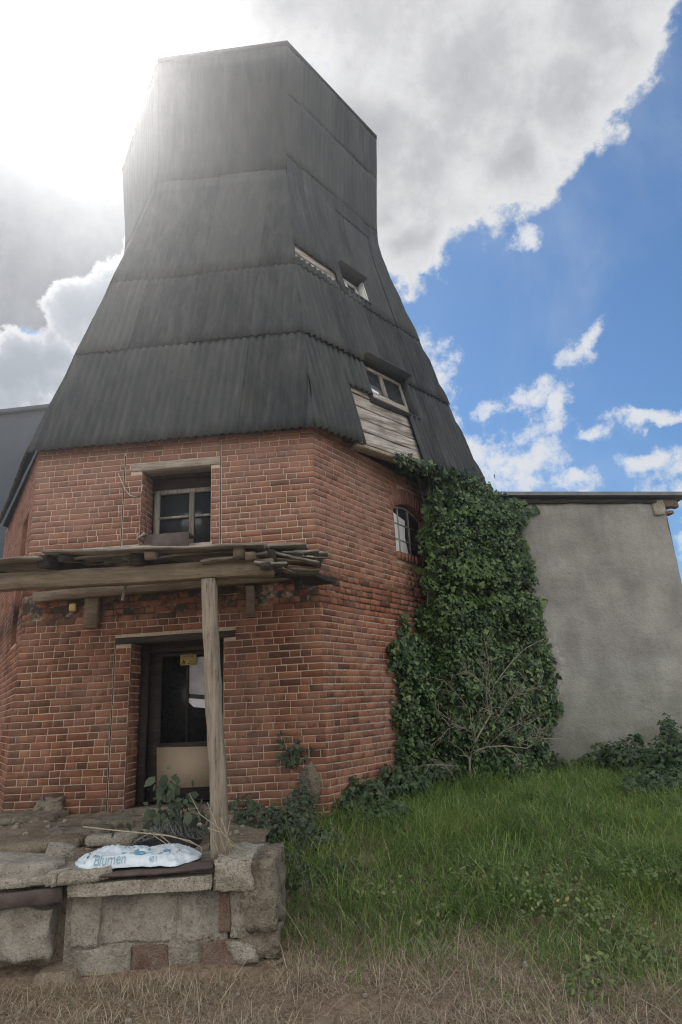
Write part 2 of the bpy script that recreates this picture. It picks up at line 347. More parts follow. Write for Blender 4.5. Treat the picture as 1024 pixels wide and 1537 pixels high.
def wall_sheet(pl, us, zs, opens, off):       # flat sheet cut round its openings
    us = sorted(set(us+[v for o in opens for v in o[:2]])); zs = sorted(set(zs+[v for o in opens for v in o[2:]])); mb = MB()
    for a, b in zip(us, us[1:]):
        for c, d in zip(zs, zs[1:]):
            if any(o[0] <= (a+b)/2 <= o[1] and o[2] <= (c+d)/2 <= o[3] for o in opens): continue
            mb.add([pl.P(a, c, off), pl.P(b, c, off), pl.P(b, d, off), pl.P(a, d, off)], [(0, 1, 2, 3)])
    return mb
ZB, ZT = .40, 5.02
DU0, DU1, DZ0, DZ1 = 1.385, 2.50, .66, 2.455
WU0, WU1, WZ0, WZ1 = 1.425, 2.33, 3.62, 4.635
door_op = (DU0, DU1, DZ0, DZ1); win_op = (WU0, WU1, WZ0, WZ1)
lint_d = (1.20, 2.64, DZ1, 2.53); lint_w = (1.28, 2.44, WZ1, 4.735)
groove = [(1.185, 1.200, .5, 2.53), (1.185, 1.202, 3.1, 4.86), (2.447, 2.462, 3.1, 4.95)]
fo = [door_op, win_op]; fb = fo+[lint_d, lint_w]+groove
def fhole(u, z, r):
    if 2.78 < z < 3.12: return r.random() < (.45 if (u < .95 or 2.85 < u or abs(u-1.75) < .25) else .12)
    return False
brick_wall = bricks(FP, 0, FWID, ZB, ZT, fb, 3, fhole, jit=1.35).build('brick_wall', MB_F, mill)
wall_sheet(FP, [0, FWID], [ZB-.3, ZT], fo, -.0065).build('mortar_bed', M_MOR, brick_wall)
for g_ in groove:
    mb = MB(); mb.box(FP.P(g_[0]+.002, g_[2], -.012), FP.u*(g_[1]-g_[0]-.005), FP.v*(g_[3]-g_[2]), FP.n*.0075); mb.build('joint_shade_strip', M_DARKW, mill)  # dark strip laid in each joint to paint its shade line
# reveals of the front openings
for (a, b, c, d, dp) in ((*door_op, .34), (*win_op, .42)):
    lp = Pl(FP.P(a, 0, 0), FP.n*-1); rp = Pl(FP.P(b, 0, -dp), FP.n)
    for pl_, u0_, u1_, sg_ in ((lp, .012, dp, -1), (rp, 0, dp-.012, 1)):
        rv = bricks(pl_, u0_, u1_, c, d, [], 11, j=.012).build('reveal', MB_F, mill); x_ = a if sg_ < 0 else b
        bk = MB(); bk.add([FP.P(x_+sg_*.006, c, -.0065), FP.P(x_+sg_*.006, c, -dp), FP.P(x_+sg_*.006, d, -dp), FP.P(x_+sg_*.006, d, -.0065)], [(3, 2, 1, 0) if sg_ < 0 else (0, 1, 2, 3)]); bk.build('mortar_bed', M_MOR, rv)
# right brick face with its arched window
AU0, AU1 = RP.at(590, 760)[0], RP.at(640, 800)[0]; AZ0, AZ1 = 3.74, 4.56; RISE = .14; AUM = (AU0+AU1)/2
def arch_top(u): return AZ1-RISE*((u-AUM)/((AU1-AU0)/2))**2
def in_arch(u, z): return AU0-.13 < u < AU1+.13 and AZ0+.5 < z < arch_top(u)+.25 and (AU0 < u < AU1 or z > AZ1-RISE-.01)
ropen = [(AU0, AU1, AZ0-.11, AZ1-RISE), (AU0+.05, AU1-.05, AZ1-RISE-.05, AZ1)]
brr = bricks(RP, 0, RLEN, ZB, 5.2, [(AU0, AU1, AZ0-.11, AZ1-RISE)], 5, None, jit=1.25, j=.015, dep=.06, arch=in_arch).build('brick_wall', MB_R, mill)
wall_sheet(RP, [0, RLEN], [ZB-.3, 5.25], ropen, -.0095).build('mortar_bed', M_MOR2, brr)
mb = MB()                                     # soldier arch and brick-on-edge sill
for i in range(15):
    u = AU0-.06+(AU1-AU0+.12)*(i+.5)/15; w = (AU1-AU0+.12)/15*.44; lean = (u-AUM)*.22; zb = arch_top(u) if AU0 < u < AU1 else AZ1-RISE-.01
    V8 = []
    for d in (-.09, .002+random.uniform(-.003, .003)):
        V8 += [RP.P(u-w, zb, d), RP.P(u+w, zb, d), RP.P(u+w+lean, zb+.235, d), RP.P(u-w+lean, zb+.235, d)]
    mb.add(V8, [(4, 5, 6, 7), (0, 1, 5, 4), (1, 2, 6, 5), (2, 3, 7, 6), (3, 0, 4, 7)])
mb.build('soldier_arch', MB_R, mill)
mb = MB()
for i in range(10):
    u = AU0+(AU1-AU0)*(i+.5)/10; w = (AU1-AU0)/10*.44; mb.box(RP.P(u-w, AZ0-.115, -.10), RP.u*2*w, RP.v*.115, RP.n*(.13+random.uniform(-.006, .006)))
mb.build('window_sill', MB_R, mill)
# left brick face (seen edge-on) with a tall blind arch
lo_ = (LLEN-1.15, LLEN-.45, 2.6, 4.35)
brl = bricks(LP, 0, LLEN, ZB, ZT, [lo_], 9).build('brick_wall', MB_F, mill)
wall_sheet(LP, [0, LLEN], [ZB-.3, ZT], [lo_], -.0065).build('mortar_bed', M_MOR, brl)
mb = MB(); mb.add([LP.P(lo_[0], lo_[2], -.2), LP.P(lo_[1], lo_[2], -.2), LP.P(lo_[1], lo_[3], -.2), LP.P(lo_[0], lo_[3], -.2)], [(0, 1, 2, 3)])
for a, b in (((lo_[0], lo_[2]), (lo_[1], lo_[2])), ((lo_[1], lo_[2]), (lo_[1], lo_[3])), ((lo_[1], lo_[3]), (lo_[0], lo_[3])), ((lo_[0], lo_[3]), (lo_[0], lo_[2]))):
    mb.add([LP.P(*a, -.006), LP.P(*b, -.006), LP.P(*b, -.2), LP.P(*a, -.2)], [(0, 1, 2, 3)])
mb.build('blind_niche', MB_F, mill)
# the unseen back walls of the base close it off
pts = [RP.P(RLEN, 0), np.array([1.5, 13.7, 0]), np.array([-1.7, 15.4, 0]), np.array([-4.8, 14.1, 0]), LP.P(0, 0)]
mb = MB()
for a, b in zip(pts, pts[1:]): mb.add([a+[0, 0, .2], b+[0, 0, .2], b+[0, 0, 5.1], a+[0, 0, 5.1]], [(0, 1, 2, 3)])
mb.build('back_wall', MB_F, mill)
# lintels
MBx = MB().plank(FP.P(lint_d[0], (lint_d[2]+lint_d[3])/2, -.10), FP.P(lint_d[1], (lint_d[2]+lint_d[3])/2, -.10), .23, lint_d[3]-lint_d[2], n=10); MBx.build('lintel', M_DARKW, mill)
MB().plank(FP.P(lint_w[0], (lint_w[2]+lint_w[3])/2, -.105), FP.P(lint_w[1], (lint_w[2]+lint_w[3])/2, -.105), .23, .1, n=10).build('lintel', M_SILL, mill)
mb = MB(); mb.box(FP.P(WU0, WZ1-.001, -.42), FP.u*(WU1-WU0), FP.v*.02, FP.n*.2); mb.build('soffit_board', M_DARKW, mill)
mb = MB(); mb.box(FP.P(DU0, DZ1-.001, -.42), FP.u*(DU1-DU0), FP.v*.02, FP.n*.2); mb.build('soffit_board', M_DARKW, mill)
# front window: frame, mullion, bars, panes
def fwin():
    w = MB(); d = -.40; t = .05; a, b = WU0+.015, WU1-.005; c, e = WZ0+.02, WZ1-.14
    w.box(FP.P(a, c, d-.05), FP.u*.075, FP.v*(e-c), FP.n*t); w.box(FP.P(b-.05, c, d-.05), FP.u*.05, FP.v*(e-c), FP.n*t)
    w.box(FP.P(a+.075, e-.06, d-.05), FP.u*(b-a-.125), FP.v*.06, FP.n*t); w.box(FP.P(a+.075, c, d-.05), FP.u*(b-a-.125), FP.v*.06, FP.n*t)
    m = FP.at(288, 770, d)[0]; w.box(FP.P(m-.032, c+.06, d-.05), FP.u*.064, FP.v*(e-c-.12), FP.n*(t+.012))
    fr = w.build('window', M_WFR, mill)
    z = FP.at(280, 775, d)[1]; g = MB(); g.box(FP.P(a+.075, z-.013, d-.04), FP.u*(m-.032-a-.075), FP.v*.03, FP.n*.036); g.box(FP.P(m+.032, z-.013, d-.04), FP.u*(b-.05-m-.032), FP.v*.03, FP.n*.036)
    g.build('glazing_bar', M_WFR, fr)
    p = MB(); p.box(FP.P(a+.06, c+.04, d-.046), FP.u*(b-a-.1), FP.v*(e-c-.08), FP.n*.004); p.build('pane', M_GL, fr)
    h = MB(); h.box(FP.P(a, e, d-.06), FP.u*(b-a), FP.v*.14, FP.n*.08); h.build('head_board', M_DARKW, fr)
    mb = MB(); mb.box(FP.P(WU0-.02, WZ0-.04, -.46), FP.u*(WU1-WU0+.04), FP.v*.05, FP.n*.44); mb.build('window_sill', M_CONC, mill)
fwin()
# arched iron window on the right face
def awin():
    d = -.11; w = MB(); n = 14; r = .016
    w.tube([RP.P(AU0+.02, AZ0, d), RP.P(AU0+.02, arch_top(AU0+.02)-.03, d)]+[RP.P(u, arch_top(u)-.03, d) for u in np.linspace(AU0+.02, AU1-.02, n)]+[RP.P(AU1-.02, AZ0, d), RP.P(AU0+.02, AZ0, d)], .02)
    fr = w.build('window', M_WFR, mill); g = MB()
    for k in (.3, .62):
        u = AU0+(AU1-AU0)*k; g.tube([RP.P(u, AZ0, d), RP.P(u, arch_top(u)-.03, d)], r)
    for z in (AZ0+.25, AZ0+.5): g.tube([RP.P(AU0+.02, z, d), RP.P(AU1-.02, z, d)], r*.8)
    g.build('glazing_bar', M_WFR, fr)
    p = MB(); us = np.linspace(AU0, AU1, n); V = [RP.P(u, AZ0-.03, d-.012) for u in us]+[RP.P(u, arch_top(u), d-.012) for u in us]
    p.add(V, [(i, i+1, n+i+1, n+i) for i in range(n-1)]); p.build('pane', M_GLB, fr)
    bk = MB(); um = AU0+(AU1-AU0)*.55; bk.add([RP.P(AU0, AZ0, d-.004), RP.P(um+.03, AZ0, d-.004), RP.P(um-.06, AZ0+.32, d-.004), RP.P(um-.02, AZ1-.22, d-.004), RP.P(AU0, AZ1-.12, d-.004)], [(0, 1, 2, 3, 4)])
    bk.build('blind_or_reflection', M_BACKW, fr)
    j = MB()
    us = np.linspace(AU0, AU1, n)
    for a, b in zip(us, us[1:]): j.add([RP.P(a, arch_top(a), 0), RP.P(b, arch_top(b), 0), RP.P(b, arch_top(b), -.3), RP.P(a, arch_top(a), -.3)], [(0, 1, 2, 3)])
    for u in (AU0, AU1): j.add([RP.P(u, AZ0-.1, -.002), RP.P(u, arch_top(u), -.002), RP.P(u, arch_top(u), -.3), RP.P(u, AZ0-.1, -.3)], [(0, 1, 2, 3)])
    j.build('reveal', MB_R, mill)
awin()
# the dark room behind the openings
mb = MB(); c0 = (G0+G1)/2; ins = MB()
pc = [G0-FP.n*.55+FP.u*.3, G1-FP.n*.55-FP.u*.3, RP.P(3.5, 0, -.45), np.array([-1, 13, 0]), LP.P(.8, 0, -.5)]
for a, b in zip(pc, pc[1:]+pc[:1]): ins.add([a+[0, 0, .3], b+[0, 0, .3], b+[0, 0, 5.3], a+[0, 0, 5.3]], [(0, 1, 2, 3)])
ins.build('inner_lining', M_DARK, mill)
# door
def door():
    d = -.33; a, b = DU0+.03, DU1
    fr = MB(); x0 = FP.at(207, 1100, d)[0]; x1 = FP.at(218, 1100, d)[0]
    fr.box(FP.P(x0-.02, DZ0, d-.1), FP.u*(x1-x0+.02), FP.v*(DZ1-DZ0), FP.n*.1); fr.box(FP.P(x1, DZ1-.09, d-.1), FP.u*(b-x1), FP.v*.09, FP.n*.1); fr.box(FP.P(b-.09, DZ0, d-.1), FP.u*.09, FP.v*(DZ1-DZ0-.09), FP.n*.1)
    fr.build('door_frame', M_DARKW, mill)
    d2 = d-.07; A = lambda x, y: FP.at(x, y, d2); dr = MB()
    l0 = x1+.01; r0 = b-.09; zt = DZ1-.1; zb = DZ0+.02
    gz0 = A(260, 1115)[1]; gz1 = A(260, 985)[1]; sx = A(240, 1100)[0]
    dr.box(FP.P(l0, zb, d2-.04), FP.u*(sx-l0), FP.v*(zt-zb), FP.n*.04); dr.box(FP.P(r0-.07, zb, d2-.04), FP.u*.07, FP.v*(zt-zb), FP.n*.04)
    dr.box(FP.P(sx, zb, d2-.04), FP.u*(r0-.07-sx), FP.v*(gz0-zb), FP.n*.038); dr.box(FP.P(sx, gz1, d2-.04), FP.u*(r0-.07-sx), FP.v*(zt-gz1), FP.n*.038)
    mx = A(281, 1050)[0]; dr.box(FP.P(mx-.018, gz0, d2-.04), FP.u*.03, FP.v*(gz1-gz0), FP.n*.036)
    o = dr.build('door', M_DARKW, mill)
    g = MB(); g.box(FP.P(sx, gz0, d2-.032), FP.u*(r0-.07-sx), FP.v*(gz1-gz0), FP.n*.004); g.build('pane', M_GLD, o)
    c = MB(); z0 = A(295, 1043)[1]; z1 = A(295, 986)[1]; c.add([FP.P(mx+.013, z0+.02, d2-.024), FP.P(r0-.07, z0-.03, d2-.024), FP.P(r0-.07, z1, d2-.024), FP.P(mx+.013, z1, d2-.024)], [(0, 1, 2, 3)]); c.build('curtain', M_CURT, o)
    c = MB(); c.add([FP.P(mx+.013, A(284, 1054)[1], d2-.022), FP.P(mx+.075, A(292, 1061)[1], d2-.022), FP.P(r0-.07, A(313, 1066)[1], d2-.022), FP.P(r0-.07, A(313, 1052)[1], d2-.022), FP.P(mx+.013, A(284, 1048)[1], d2-.022)], [(0, 1, 2, 3, 4)]); c.build('white_slat', M_BACKW, o)
    p = MB(); e = [A(236, 1122), A(325, 1120), A(324, 1180), A(236, 1184)]; V = [FP.P(*e[3], d2+.002), FP.P(*e[2], d2+.002), FP.P(*e[1], d2+.002), FP.P(*e[0], d2+.002)]; V2 = [v+FP.n*.014 for v in V]
    p.add(V+V2, [(4, 5, 6, 7), (0, 1, 5, 4), (1, 2, 6, 5), (2, 3, 7, 6), (3, 0, 4, 7)]); p.build('patch_panel', M_TAN, o)
    s = MB(); s.box(FP.P(DU0-.06, DZ0-.16, -.36), FP.u*(DU1-DU0+.12), FP.v*.17, FP.n*.44); s.build('threshold', M_CONCD, mill)
    # warning sign
    e = [A(271, 983), A(295.5, 981.5), A(294.5, 997.5), A(271, 999)]; e = [(x, y) for x, y in e]; off = d2+.003
    sg = thing('warning_sign', 'small yellow warning sign with black lettering on the dark door', 'sign', FP.P(*e[3], off))
    pl = MB(); V = [FP.P(*e[i], off) for i in (3, 2, 1, 0)]; V2 = [v+FP.n*.004 for v in V]; pl.add(V+V2, [(4, 5, 6, 7), (0, 1, 5, 4), (1, 2, 6, 5), (2, 3, 7, 6), (3, 0, 4, 7)]); pl.build('sign_plate', M_YEL, sg)
    ww = e[1][0]-e[0][0]; hh = e[0][1]-e[3][1]; sk = (e[1][1]-e[0][1])/ww
    def q2(x, y): return FP.P(e[3][0]+x*ww, e[3][1]+y*hh+x*ww*sk, off+.0055)
    tx = MB()
    for txt, x0, y0, wid, hgt in (('Achtung!', .18, .74, .62, .14), ('Einsturzgefahr', .1, .54, .8, .12)):
        V, Fc = text_mesh(txt); mn, mxv = V.min(0), V.max(0); V = (V-mn)/(mxv-mn); tx.add([q2(x0+v[0]*wid, y0+v[1]*hgt) for v in V], Fc)
    for (x0, x1, y) in ((.55, .82, .40), (.5, .76, .29), (.45, .88, .14)): tx.add([q2(x0, y), q2(x1, y), q2(x1, y+.035), q2(x0, y+.035)], [(0, 1, 2, 3)])
    tx.build('lettering', M_BLK, sg)
    pg = MB(); pg.add([q2(*p_) for p_ in ((.06, .08), (.12, .08), (.2, .26), (.26, .08), (.3, .1), (.26, .3), (.32, .22), (.33, .28), (.24, .44), (.19, .5), (.15, .42), (.17, .36), (.12, .24))], [tuple(range(13))]); pg.build('pictogram', M_BLK, sg)
def text_mesh(s):
    c = bpy.data.curves.new('lettering', 'FONT'); c.body = s; c.resolution_u = 3; o = bpy.data.objects.new('lettering_tmp', c); COL.objects.link(o)
    dg = bpy.context.evaluated_depsgraph_get(); me = bpy.data.meshes.new_from_object(o.evaluated_get(dg)); bm = bmesh.new(); bm.from_mesh(me); bmesh.ops.triangulate(bm, faces=bm.faces[:]); bmesh.ops.subdivide_edges(bm, edges=bm.edges[:], cuts=3, use_grid_fill=True); bm.to_mesh(me); bm.free()
    V = np.array([v.co[:2] for v in me.vertices]); Fc = [tuple(p.vertices) for p in me.polygons]
    bpy.data.objects.remove(o); bpy.data.curves.remove(c); bpy.data.meshes.remove(me); return V, Fc
door()
# ------------------------------------------------------------------ smock cladding
b = {-2: (-4.818, 14.191, 5.01), -1: (-6.04, 10.637, 5.01), 0: hy(50, 678, 7.494), 1: hy(469, 641, 7.198), 2: hy(722, 727, 9.979), 3: (1.646, 13.681, 5.01), 4: (-1.679, 15.435, 5.01)}
k = {-2: (-3.426, 12.993, 10.67), -1: hy(194, 382, 10.849), 0: (-2.92, 8.952, 10.67), 1: (-.659, 8.774, 10.67), 2: hy(562, 372, 10.452), 3: (.475, 12.686, 10.67), 4: (-1.531, 13.744, 10.67)}
t_ = {-2: (-3.543, 13.201, 13.22), -1: hy(187, 258, 10.813), 0: hy(240, 97, 8.701), 1: hy(430, 71, 8.503), 2: hy(562, 210, 10.371), 3: (.799, 12.858, 13.22), 4: (-1.434, 14.036, 13.22)}
for D in (b, k, t_):
    for i in D: D[i] = np.array(D[i], float)
PITCHW = .112
class Fc_:
    def __init__(s, BL, BR, TL, TR):
        s.BL, s.BR, s.TL, s.TR = BL, BR, TL, TR; s.u = (BR-BL)/np.linalg.norm(BR-BL); m = (TL+TR)/2-(BL+BR)/2
        s.n = np.cross(s.u, m); s.n /= np.linalg.norm(s.n); s.mid = (BL+BR)/2; s.pl = Pl(BL, s.u, m); s.Lv = float(m@s.pl.v)
        s.up = m/np.linalg.norm(m)
        s.skew = m-s.u*0
    def lr(s, v):
        L = s.BL+(s.TL-s.BL)*v; R = s.BR+(s.TR-s.BR)*v; c = s.mid+((s.TL+s.TR)/2-s.mid)*v
        return L, R, float((L-c)@s.u), float((R-c)@s.u)
    def P(s, u, v, off=0):
        L, R, a, b_ = s.lr(v); tt = (u-a)/(b_-a); return L+(R-L)*tt+s.n*off
    def at(s, x, y, off=0):
        h = hit(x, y, s.BL+s.n*off, s.n); vv = float((h-s.BL)@s.pl.v)/s.Lv
        for _ in range(4):
            L, R, a, b_ = s.lr(vv); tt = float((h-L)@s.u)/float((R-L)@s.u); line = L+(R-L)*tt; vv += float((h-line)@s.pl.v)/s.Lv
        return a+(b_-a)*tt, vv
def cut(rects, hole):
    out = []
    for (a, b_, c, d) in rects:
        A, B, C, D = hole
        if B <= a or A >= b_ or D <= c or C >= d: out.append((a, b_, c, d)); continue
        if a < A: out.append((a, A, c, d))
        if B < b_: out.append((B, b_, c, d))
        a2, b2 = max(a, A), min(b_, B)
        if c < C: out.append((a2, b2, c, C))
        if D < d: out.append((a2, b2, D, d))
    return out
def clad(f, vs, holes=(), seed=0, amp=.022, drop=.05, sheet=.882, laps=(.034, .03, .014, .014), fil=0):
    r = random.Random(seed); mb = MB(); umax = max(abs(x) for v in (0, 1) for x in f.lr(v)[2:])+.05
    n = int(math.ceil(umax/sheet))
    for ri, (v0, v1) in enumerate(zip(vs, vs[1:])):
        for si in range(-n, n):
            a, b_ = si*sheet, (si+1)*sheet; dz = r.uniform(-.012, .012)/f.Lv; oo = r.uniform(0, .013)
            rects = [(a, b_, v0-drop/f.Lv+dz, v1+dz)]
            for h in holes: rects = cut(rects, h)
            for (p, q_, c, d) in rects:
                if q_-p < .02 or d-c < .004: continue
                nu = max(2, int((q_-p)/PITCHW*8)); nv = 9; V = []; wds = []
                for j in range(nv+1):
                    v = c+(d-c)*j/nv; L, R, lo, hi = f.lr(v)
                    A, B = max(p, lo-.028), min(q_, hi+.028); wds.append(B-A)
                    if B < A: A = B = (lo if q_ < lo else hi)
                    for i in range(nu+1):
                        u = A+(B-A)*i/nu
                        off = .03+oo+amp*(1-.66*max(0., (v-.5)/.5)*(fil > 0))*math.sin(2*math.pi*u/PITCHW)+laps[min(ri, 3)]*(1-(v-v0)/(v1-v0))
                        off += .012*nz((u*1.1, v*f.Lv*.9, seed+ri), 1.)
                        if fil: dk = ((1-v) if fil > 0 else v)*f.Lv; off += max(0., .8-dk)**2*.14/1.6
                        if j == 0: v_ = v+.006*nz((u*5, ri, seed), 1.)/f.Lv
                        else: v_ = v
                        V.append(f.P(u, v_, off))
                if max(wds) < .02: continue
                mb.add(V, [(j*(nu+1)+i, j*(nu+1)+i+1, (j+1)*(nu+1)+i+1, (j+1)*(nu+1)+i) for j in range(nv) for i in range(nu)])
    return mb
def solid(o, t=.006):
    m = o.modifiers.new('thickness', 'SOLIDIFY'); m.thickness = t; m.offset = 1; return o
fF = Fc_(b[0], b[1], k[0], k[1]); fR = Fc_(b[1], b[2], k[1], k[2]); fL = Fc_(b[-1], b[0], k[-1], k[0])
pF = Fc_(k[0], k[1], t_[0], t_[1]); pR = Fc_(k[1], k[2], t_[1], t_[2]); pL = Fc_(k[-1], k[0], t_[-1], t_[0])
vA = fR.at(446, 496)[1]; vB = fR.at(560, 470)[1]; vC = fR.at(452, 300)[1]
VS = [0, vA, vB, 1.0]
# openings on the right smock face
gA = fR.at(520, 577); gB = fR.at(545, 664); gC = fR.at(612, 632); gD = fR.at(630, 700)
w1 = [fR.at(553, 556), fR.at(611, 574), fR.at(616, 626), fR.at(557, 597)]
W1 = (min(w1[0][0], w1[3][0]), (w1[1][0]+w1[2][0])/2, (w1[2][1]+w1[3][1])/2-.005, (w1[0][1]+w1[1][1])/2+.01)
GAP = (gA[0]+.0, gC[0]+.02, -.2, (gA[1]+fR.at(556, 598)[1])/2)
w2 = [fR.at(512, 405), fR.at(553, 434), fR.at(552, 459), fR.at(514, 433)]
W2 = (w2[3][0], w2[2][0], (w2[2][1]+w2[3][1])/2, (w2[0][1]+w2[1][1])/2)
s2 = [fR.at(434, 371), fR.at(499, 409), fR.at(501, 428), fR.at(434, 385)]
ST = (-9, s2[1][0], (s2[2][1]+s2[3][1])/2+.002, (s2[0][1]+s2[1][1])/2)
solid(clad(fF, VS, (), 21, .016, laps=(.03, .014, .003, .003), fil=1).build('cladding', M_CLAD, mill)); solid(clad(fL, VS, (), 22, .016, laps=(.03, .014, .003, .003), fil=1).build('cladding', M_CLAD, mill))
solid(clad(fR, VS, (W1, GAP, W2, ST), 23, fil=1).build('cladding', M_CLAD, mill))
vp = pR.at(455, 292)[1]; PS = [0, min(max(vp, .12), .4), .62, 1.0]
for f, sd in ((pF, 31), (pR, 32), (pL, 33)): solid(clad(f, PS if sd == 32 else [0, 1.], (), sd, .006, .012 if sd == 32 else 0., laps=(.002, .008, .004), fil=-1).build('cladding', M_CLAD, mill))
# dark boarding core added to block light behind the sheets, closed back faces, flat top
mb = MB(); order = [-2, -1, 0, 1, 2, 3, 4]
cen = np.array([-1.75, 11.2, 0])
def inset(p, d): 
    q_ = cen-p; q_[2] = 0; return p+q_/np.linalg.norm(q_)*d
def shell(mb, ds, skip=()):
    for i, a in enumerate(order):
        c = order[(i+1) % 7]
        if a in skip: continue
        for A, B in ((b, k), (k, t_)):
            mb.add([inset(A[a], ds), inset(A[c], ds), inset(B[c], ds), inset(B[a], ds)], [(0, 1, 2, 3)])
shell(mb, .28); mb.add([inset(b[i], .28) for i in order], [tuple(range(6, -1, -1))]); mb.build('light_block_core', M_DARK, mill)
mb = MB(); 
for i, a in enumerate(order):
    if a in (-1, 0, 1): continue
    c = order[(i+1) % 7]
    for A, B in ((b, k), (k, t_)): mb.add([A[a], A[c], B[c], B[a]], [(0, 1, 2, 3)])
mb.build('back_cladding', M_CLAD, mill)
top = []
mb = MB(); tv = [t_[i]-(inset(t_[i], .06)-t_[i])+np.array([0, 0, .03]) for i in order]; tv2 = [p+np.array([0, 0, .07]) for p in tv]
mb.add(tv+tv2, [tuple(range(6, -1, -1)), tuple(range(7, 14))]+[(i, (i+1) % 7, 7+(i+1) % 7, 7+i) for i in range(7)]); mb.build('roof', M_FELT, mill)
# exposed weatherboards, ledge under them
def boards(f, u0, u1, v0, v1, n, off, seed, mat=M_GREYW, name='weatherboard'):
    for i in range(n):
        a = v0+(v1-v0)*i/n; c = v0+(v1-v0)*(i+1)/n; mb = MB(); hgt = (c-a)*f.Lv
        mb.plank(f.P(u0, (a+c)/2, off), f.P(u1, (a+c)/2, off+.0), .03, hgt*.92, up=f.up, n=12, wob=.008, seed=seed+i, bev=.005); mb.build(name, mat, mill)
boards(fR, GAP[0]-.08, GAP[1]+.12, .006, GAP[3]+.03, 5, -.03, 50)
boards(fR, fR.lr(ST[2])[2]+.02, ST[1]+.05, ST[2]-.015, ST[3]+.01, 2, -.0, 70)
mb = MB(); mb.plank(fR.P(GAP[0]-.12, -.004, -.06), fR.P(GAP[1]+.2, -.004, -.06), .16, .05, n=10, seed=4); mb.build('ledge_board', M_SILL, mill)
# lower smock window with projecting hood
def smock_window(f, Wn, rec, hood, cheek, white=False):
    u0, u1, v0, v1 = Wn; L = f.Lv; fr = MB(); fw = .05; d = -rec
    def bx(mb, a, b_, c, e, o0, o1): 
        P0 = f.P(a, c, o0); mb.box(P0, f.P(b_, c, o0)-P0, f.P(a, e, o0)-P0, f.n*(o1-o0))
    bx(fr, u0, u0+fw, v0, v1, d, d+.05); bx(fr, u1-fw, u1, v0, v1, d, d+.05); bx(fr, u0+fw, u1-fw, v1-fw/L, v1, d, d+.05); bx(fr, u0+fw, u1-fw, v0, v0+fw/L, d, d+.05)
    m = (u0+u1)/2-.02; bx(fr, m-.035, m+.035, v0+fw/L, v1-fw/L, d, d+.058)
    o = fr.build('window', M_BLADE_W if white else M_WFR, mill)
    p = MB(); bx(p, u0+.03, u1-.03, v0+.03/L, v1-.03/L, d+.012, d+.016); p.build('pane', M_GL, o)
    if not white:
        pb = MB(); z1 = v0+(v1-v0)*.36
        pb.add([f.P(u0+fw, v0+fw/L, d+.019), f.P(m-.035, v0+fw/L, d+.019), f.P(m-.035, z1-.02, d+.019), f.P(m-.12, z1-.012, d+.019), f.P(m-.14, z1+.012, d+.019), f.P(u0+fw, z1+.02, d+.019)], [tuple(range(6))])
        pb.add([f.P(m+.035, v0+fw/L, d+.019), f.P(m+.3, v0+fw/L, d+.019), f.P(m+.2, v0+(v1-v0)*.2, d+.019), f.P(m+.035, z1+.02, d+.019)], [(0, 1, 2, 3)]); pb.build('blind_or_reflection', M_BACKW, o)  # pale shapes painted for the reflection low in the panes
    s = MB(); bx(s, u0-.03, u1+.05, v0-.03/L, v0, d, .075); s.build('window_sill', M_CLAD, mill)
    h = MB(); bx(h, u0-.03, u1+.03, v1, v1+.035/L, d-.02, hood+.06); h.build('window_hood', M_CLAD, mill)
    for uu, mt in ((u0-.03, M_CLAD), (u1, M_BLADE_W if white else M_CLAD)):
        c = MB(); bx(c, uu, uu+.03, v0, v1, d-.02, (cheek if uu > m else cheek*.8)); c.build('window_cheek', mt, mill)
smock_window(fR, W1, .10, .13, .06); smock_window(fR, W2, .15, .09, .045, True)
# ragged felt drips under the front skirt
# ------------------------------------------------------------------ cable, insulator
cab = [FP.P(*FP.at(x, y), .012) for x, y in ((178, 711), (183, 722), (188, 735), (196, 744), (206, 747), (212, 742), (214.5, 728))]
tag(MB().tube(cab, .006, k=6).build('loose_cable', M_CABLE), 'thin cream cable looping on the brick beside the upper window', 'cable')
c = FP.P(*FP.at(113, 913), .05)
tag(MB().rock(c, (.085, .05, .10), 4, .16, .4, seed=3).build('insulator', M_YEL), 'small yellow fitting hanging under the canopy wall plate', 'fitting')
# ------------------------------------------------------------------ canopy
can = thing('canopy', 'rotting timber canopy over the door with collapsing board roof', 'canopy', (-1., 4.8, .66))
YB = 4.8; bl = hy(0, 875, YB); br_ = hy(411, 852, YB); ZBm = (bl[2]+br_[2])/2
MB().plank((-3.4, YB, ZBm), (br_[0], YB, ZBm), .12, .13, n=24, wob=.006, seed=1).build('beam', M_BEAM, can)
pb_ = hy(332, 1287, YB); pt = hy(314, 862, YB)
post = MB().plank((pb_[0], YB, .62), (pt[0], YB, ZBm-.066), .108, .108, up=(0, 1, 0), n=22, wob=.010, seed=2, bev=.012, taper=-.0)
post.build('post', M_POST, can)
wz = 3.085
MB().plank(FP.P(.18, 3.07, .06), FP.P(3.50, 3.125, .06), .12, .115, n=18, seed=3).build('wall_plate', M_PLATE, can)
for (x0, x1, y0, y1) in ((133, 150, 893, 943), (371, 384, 875, 927)):
    u0, zt0 = FP.at(x0, y0); u1, zb0 = FP.at(x1, y1)
    mb = MB().plank(FP.P((u0+u1)/2, zb0, .045), FP.P((u0+u1)/2, 3.03, .045), .085, u1-u0, up=FP.u, n=5, seed=6); mb.build('bracket', M_PLATE, can)
rafz0, rafz1 = ZBm+.075, 3.14
for i, x in enumerate((-3.3, -2.28, -1.58, -.78)):
    y1 = float(FP.P(0, 0, .05)[1])-.078*(x-G0[0])*0
    MB().plank((x-.02, YB-.10-.05*(i % 2), rafz0+.035), (x, 7.28, rafz1+.10), .085, .10, n=8, seed=20+i).build('rafter', M_DARKW if i != 3 else M_BEAM, can)
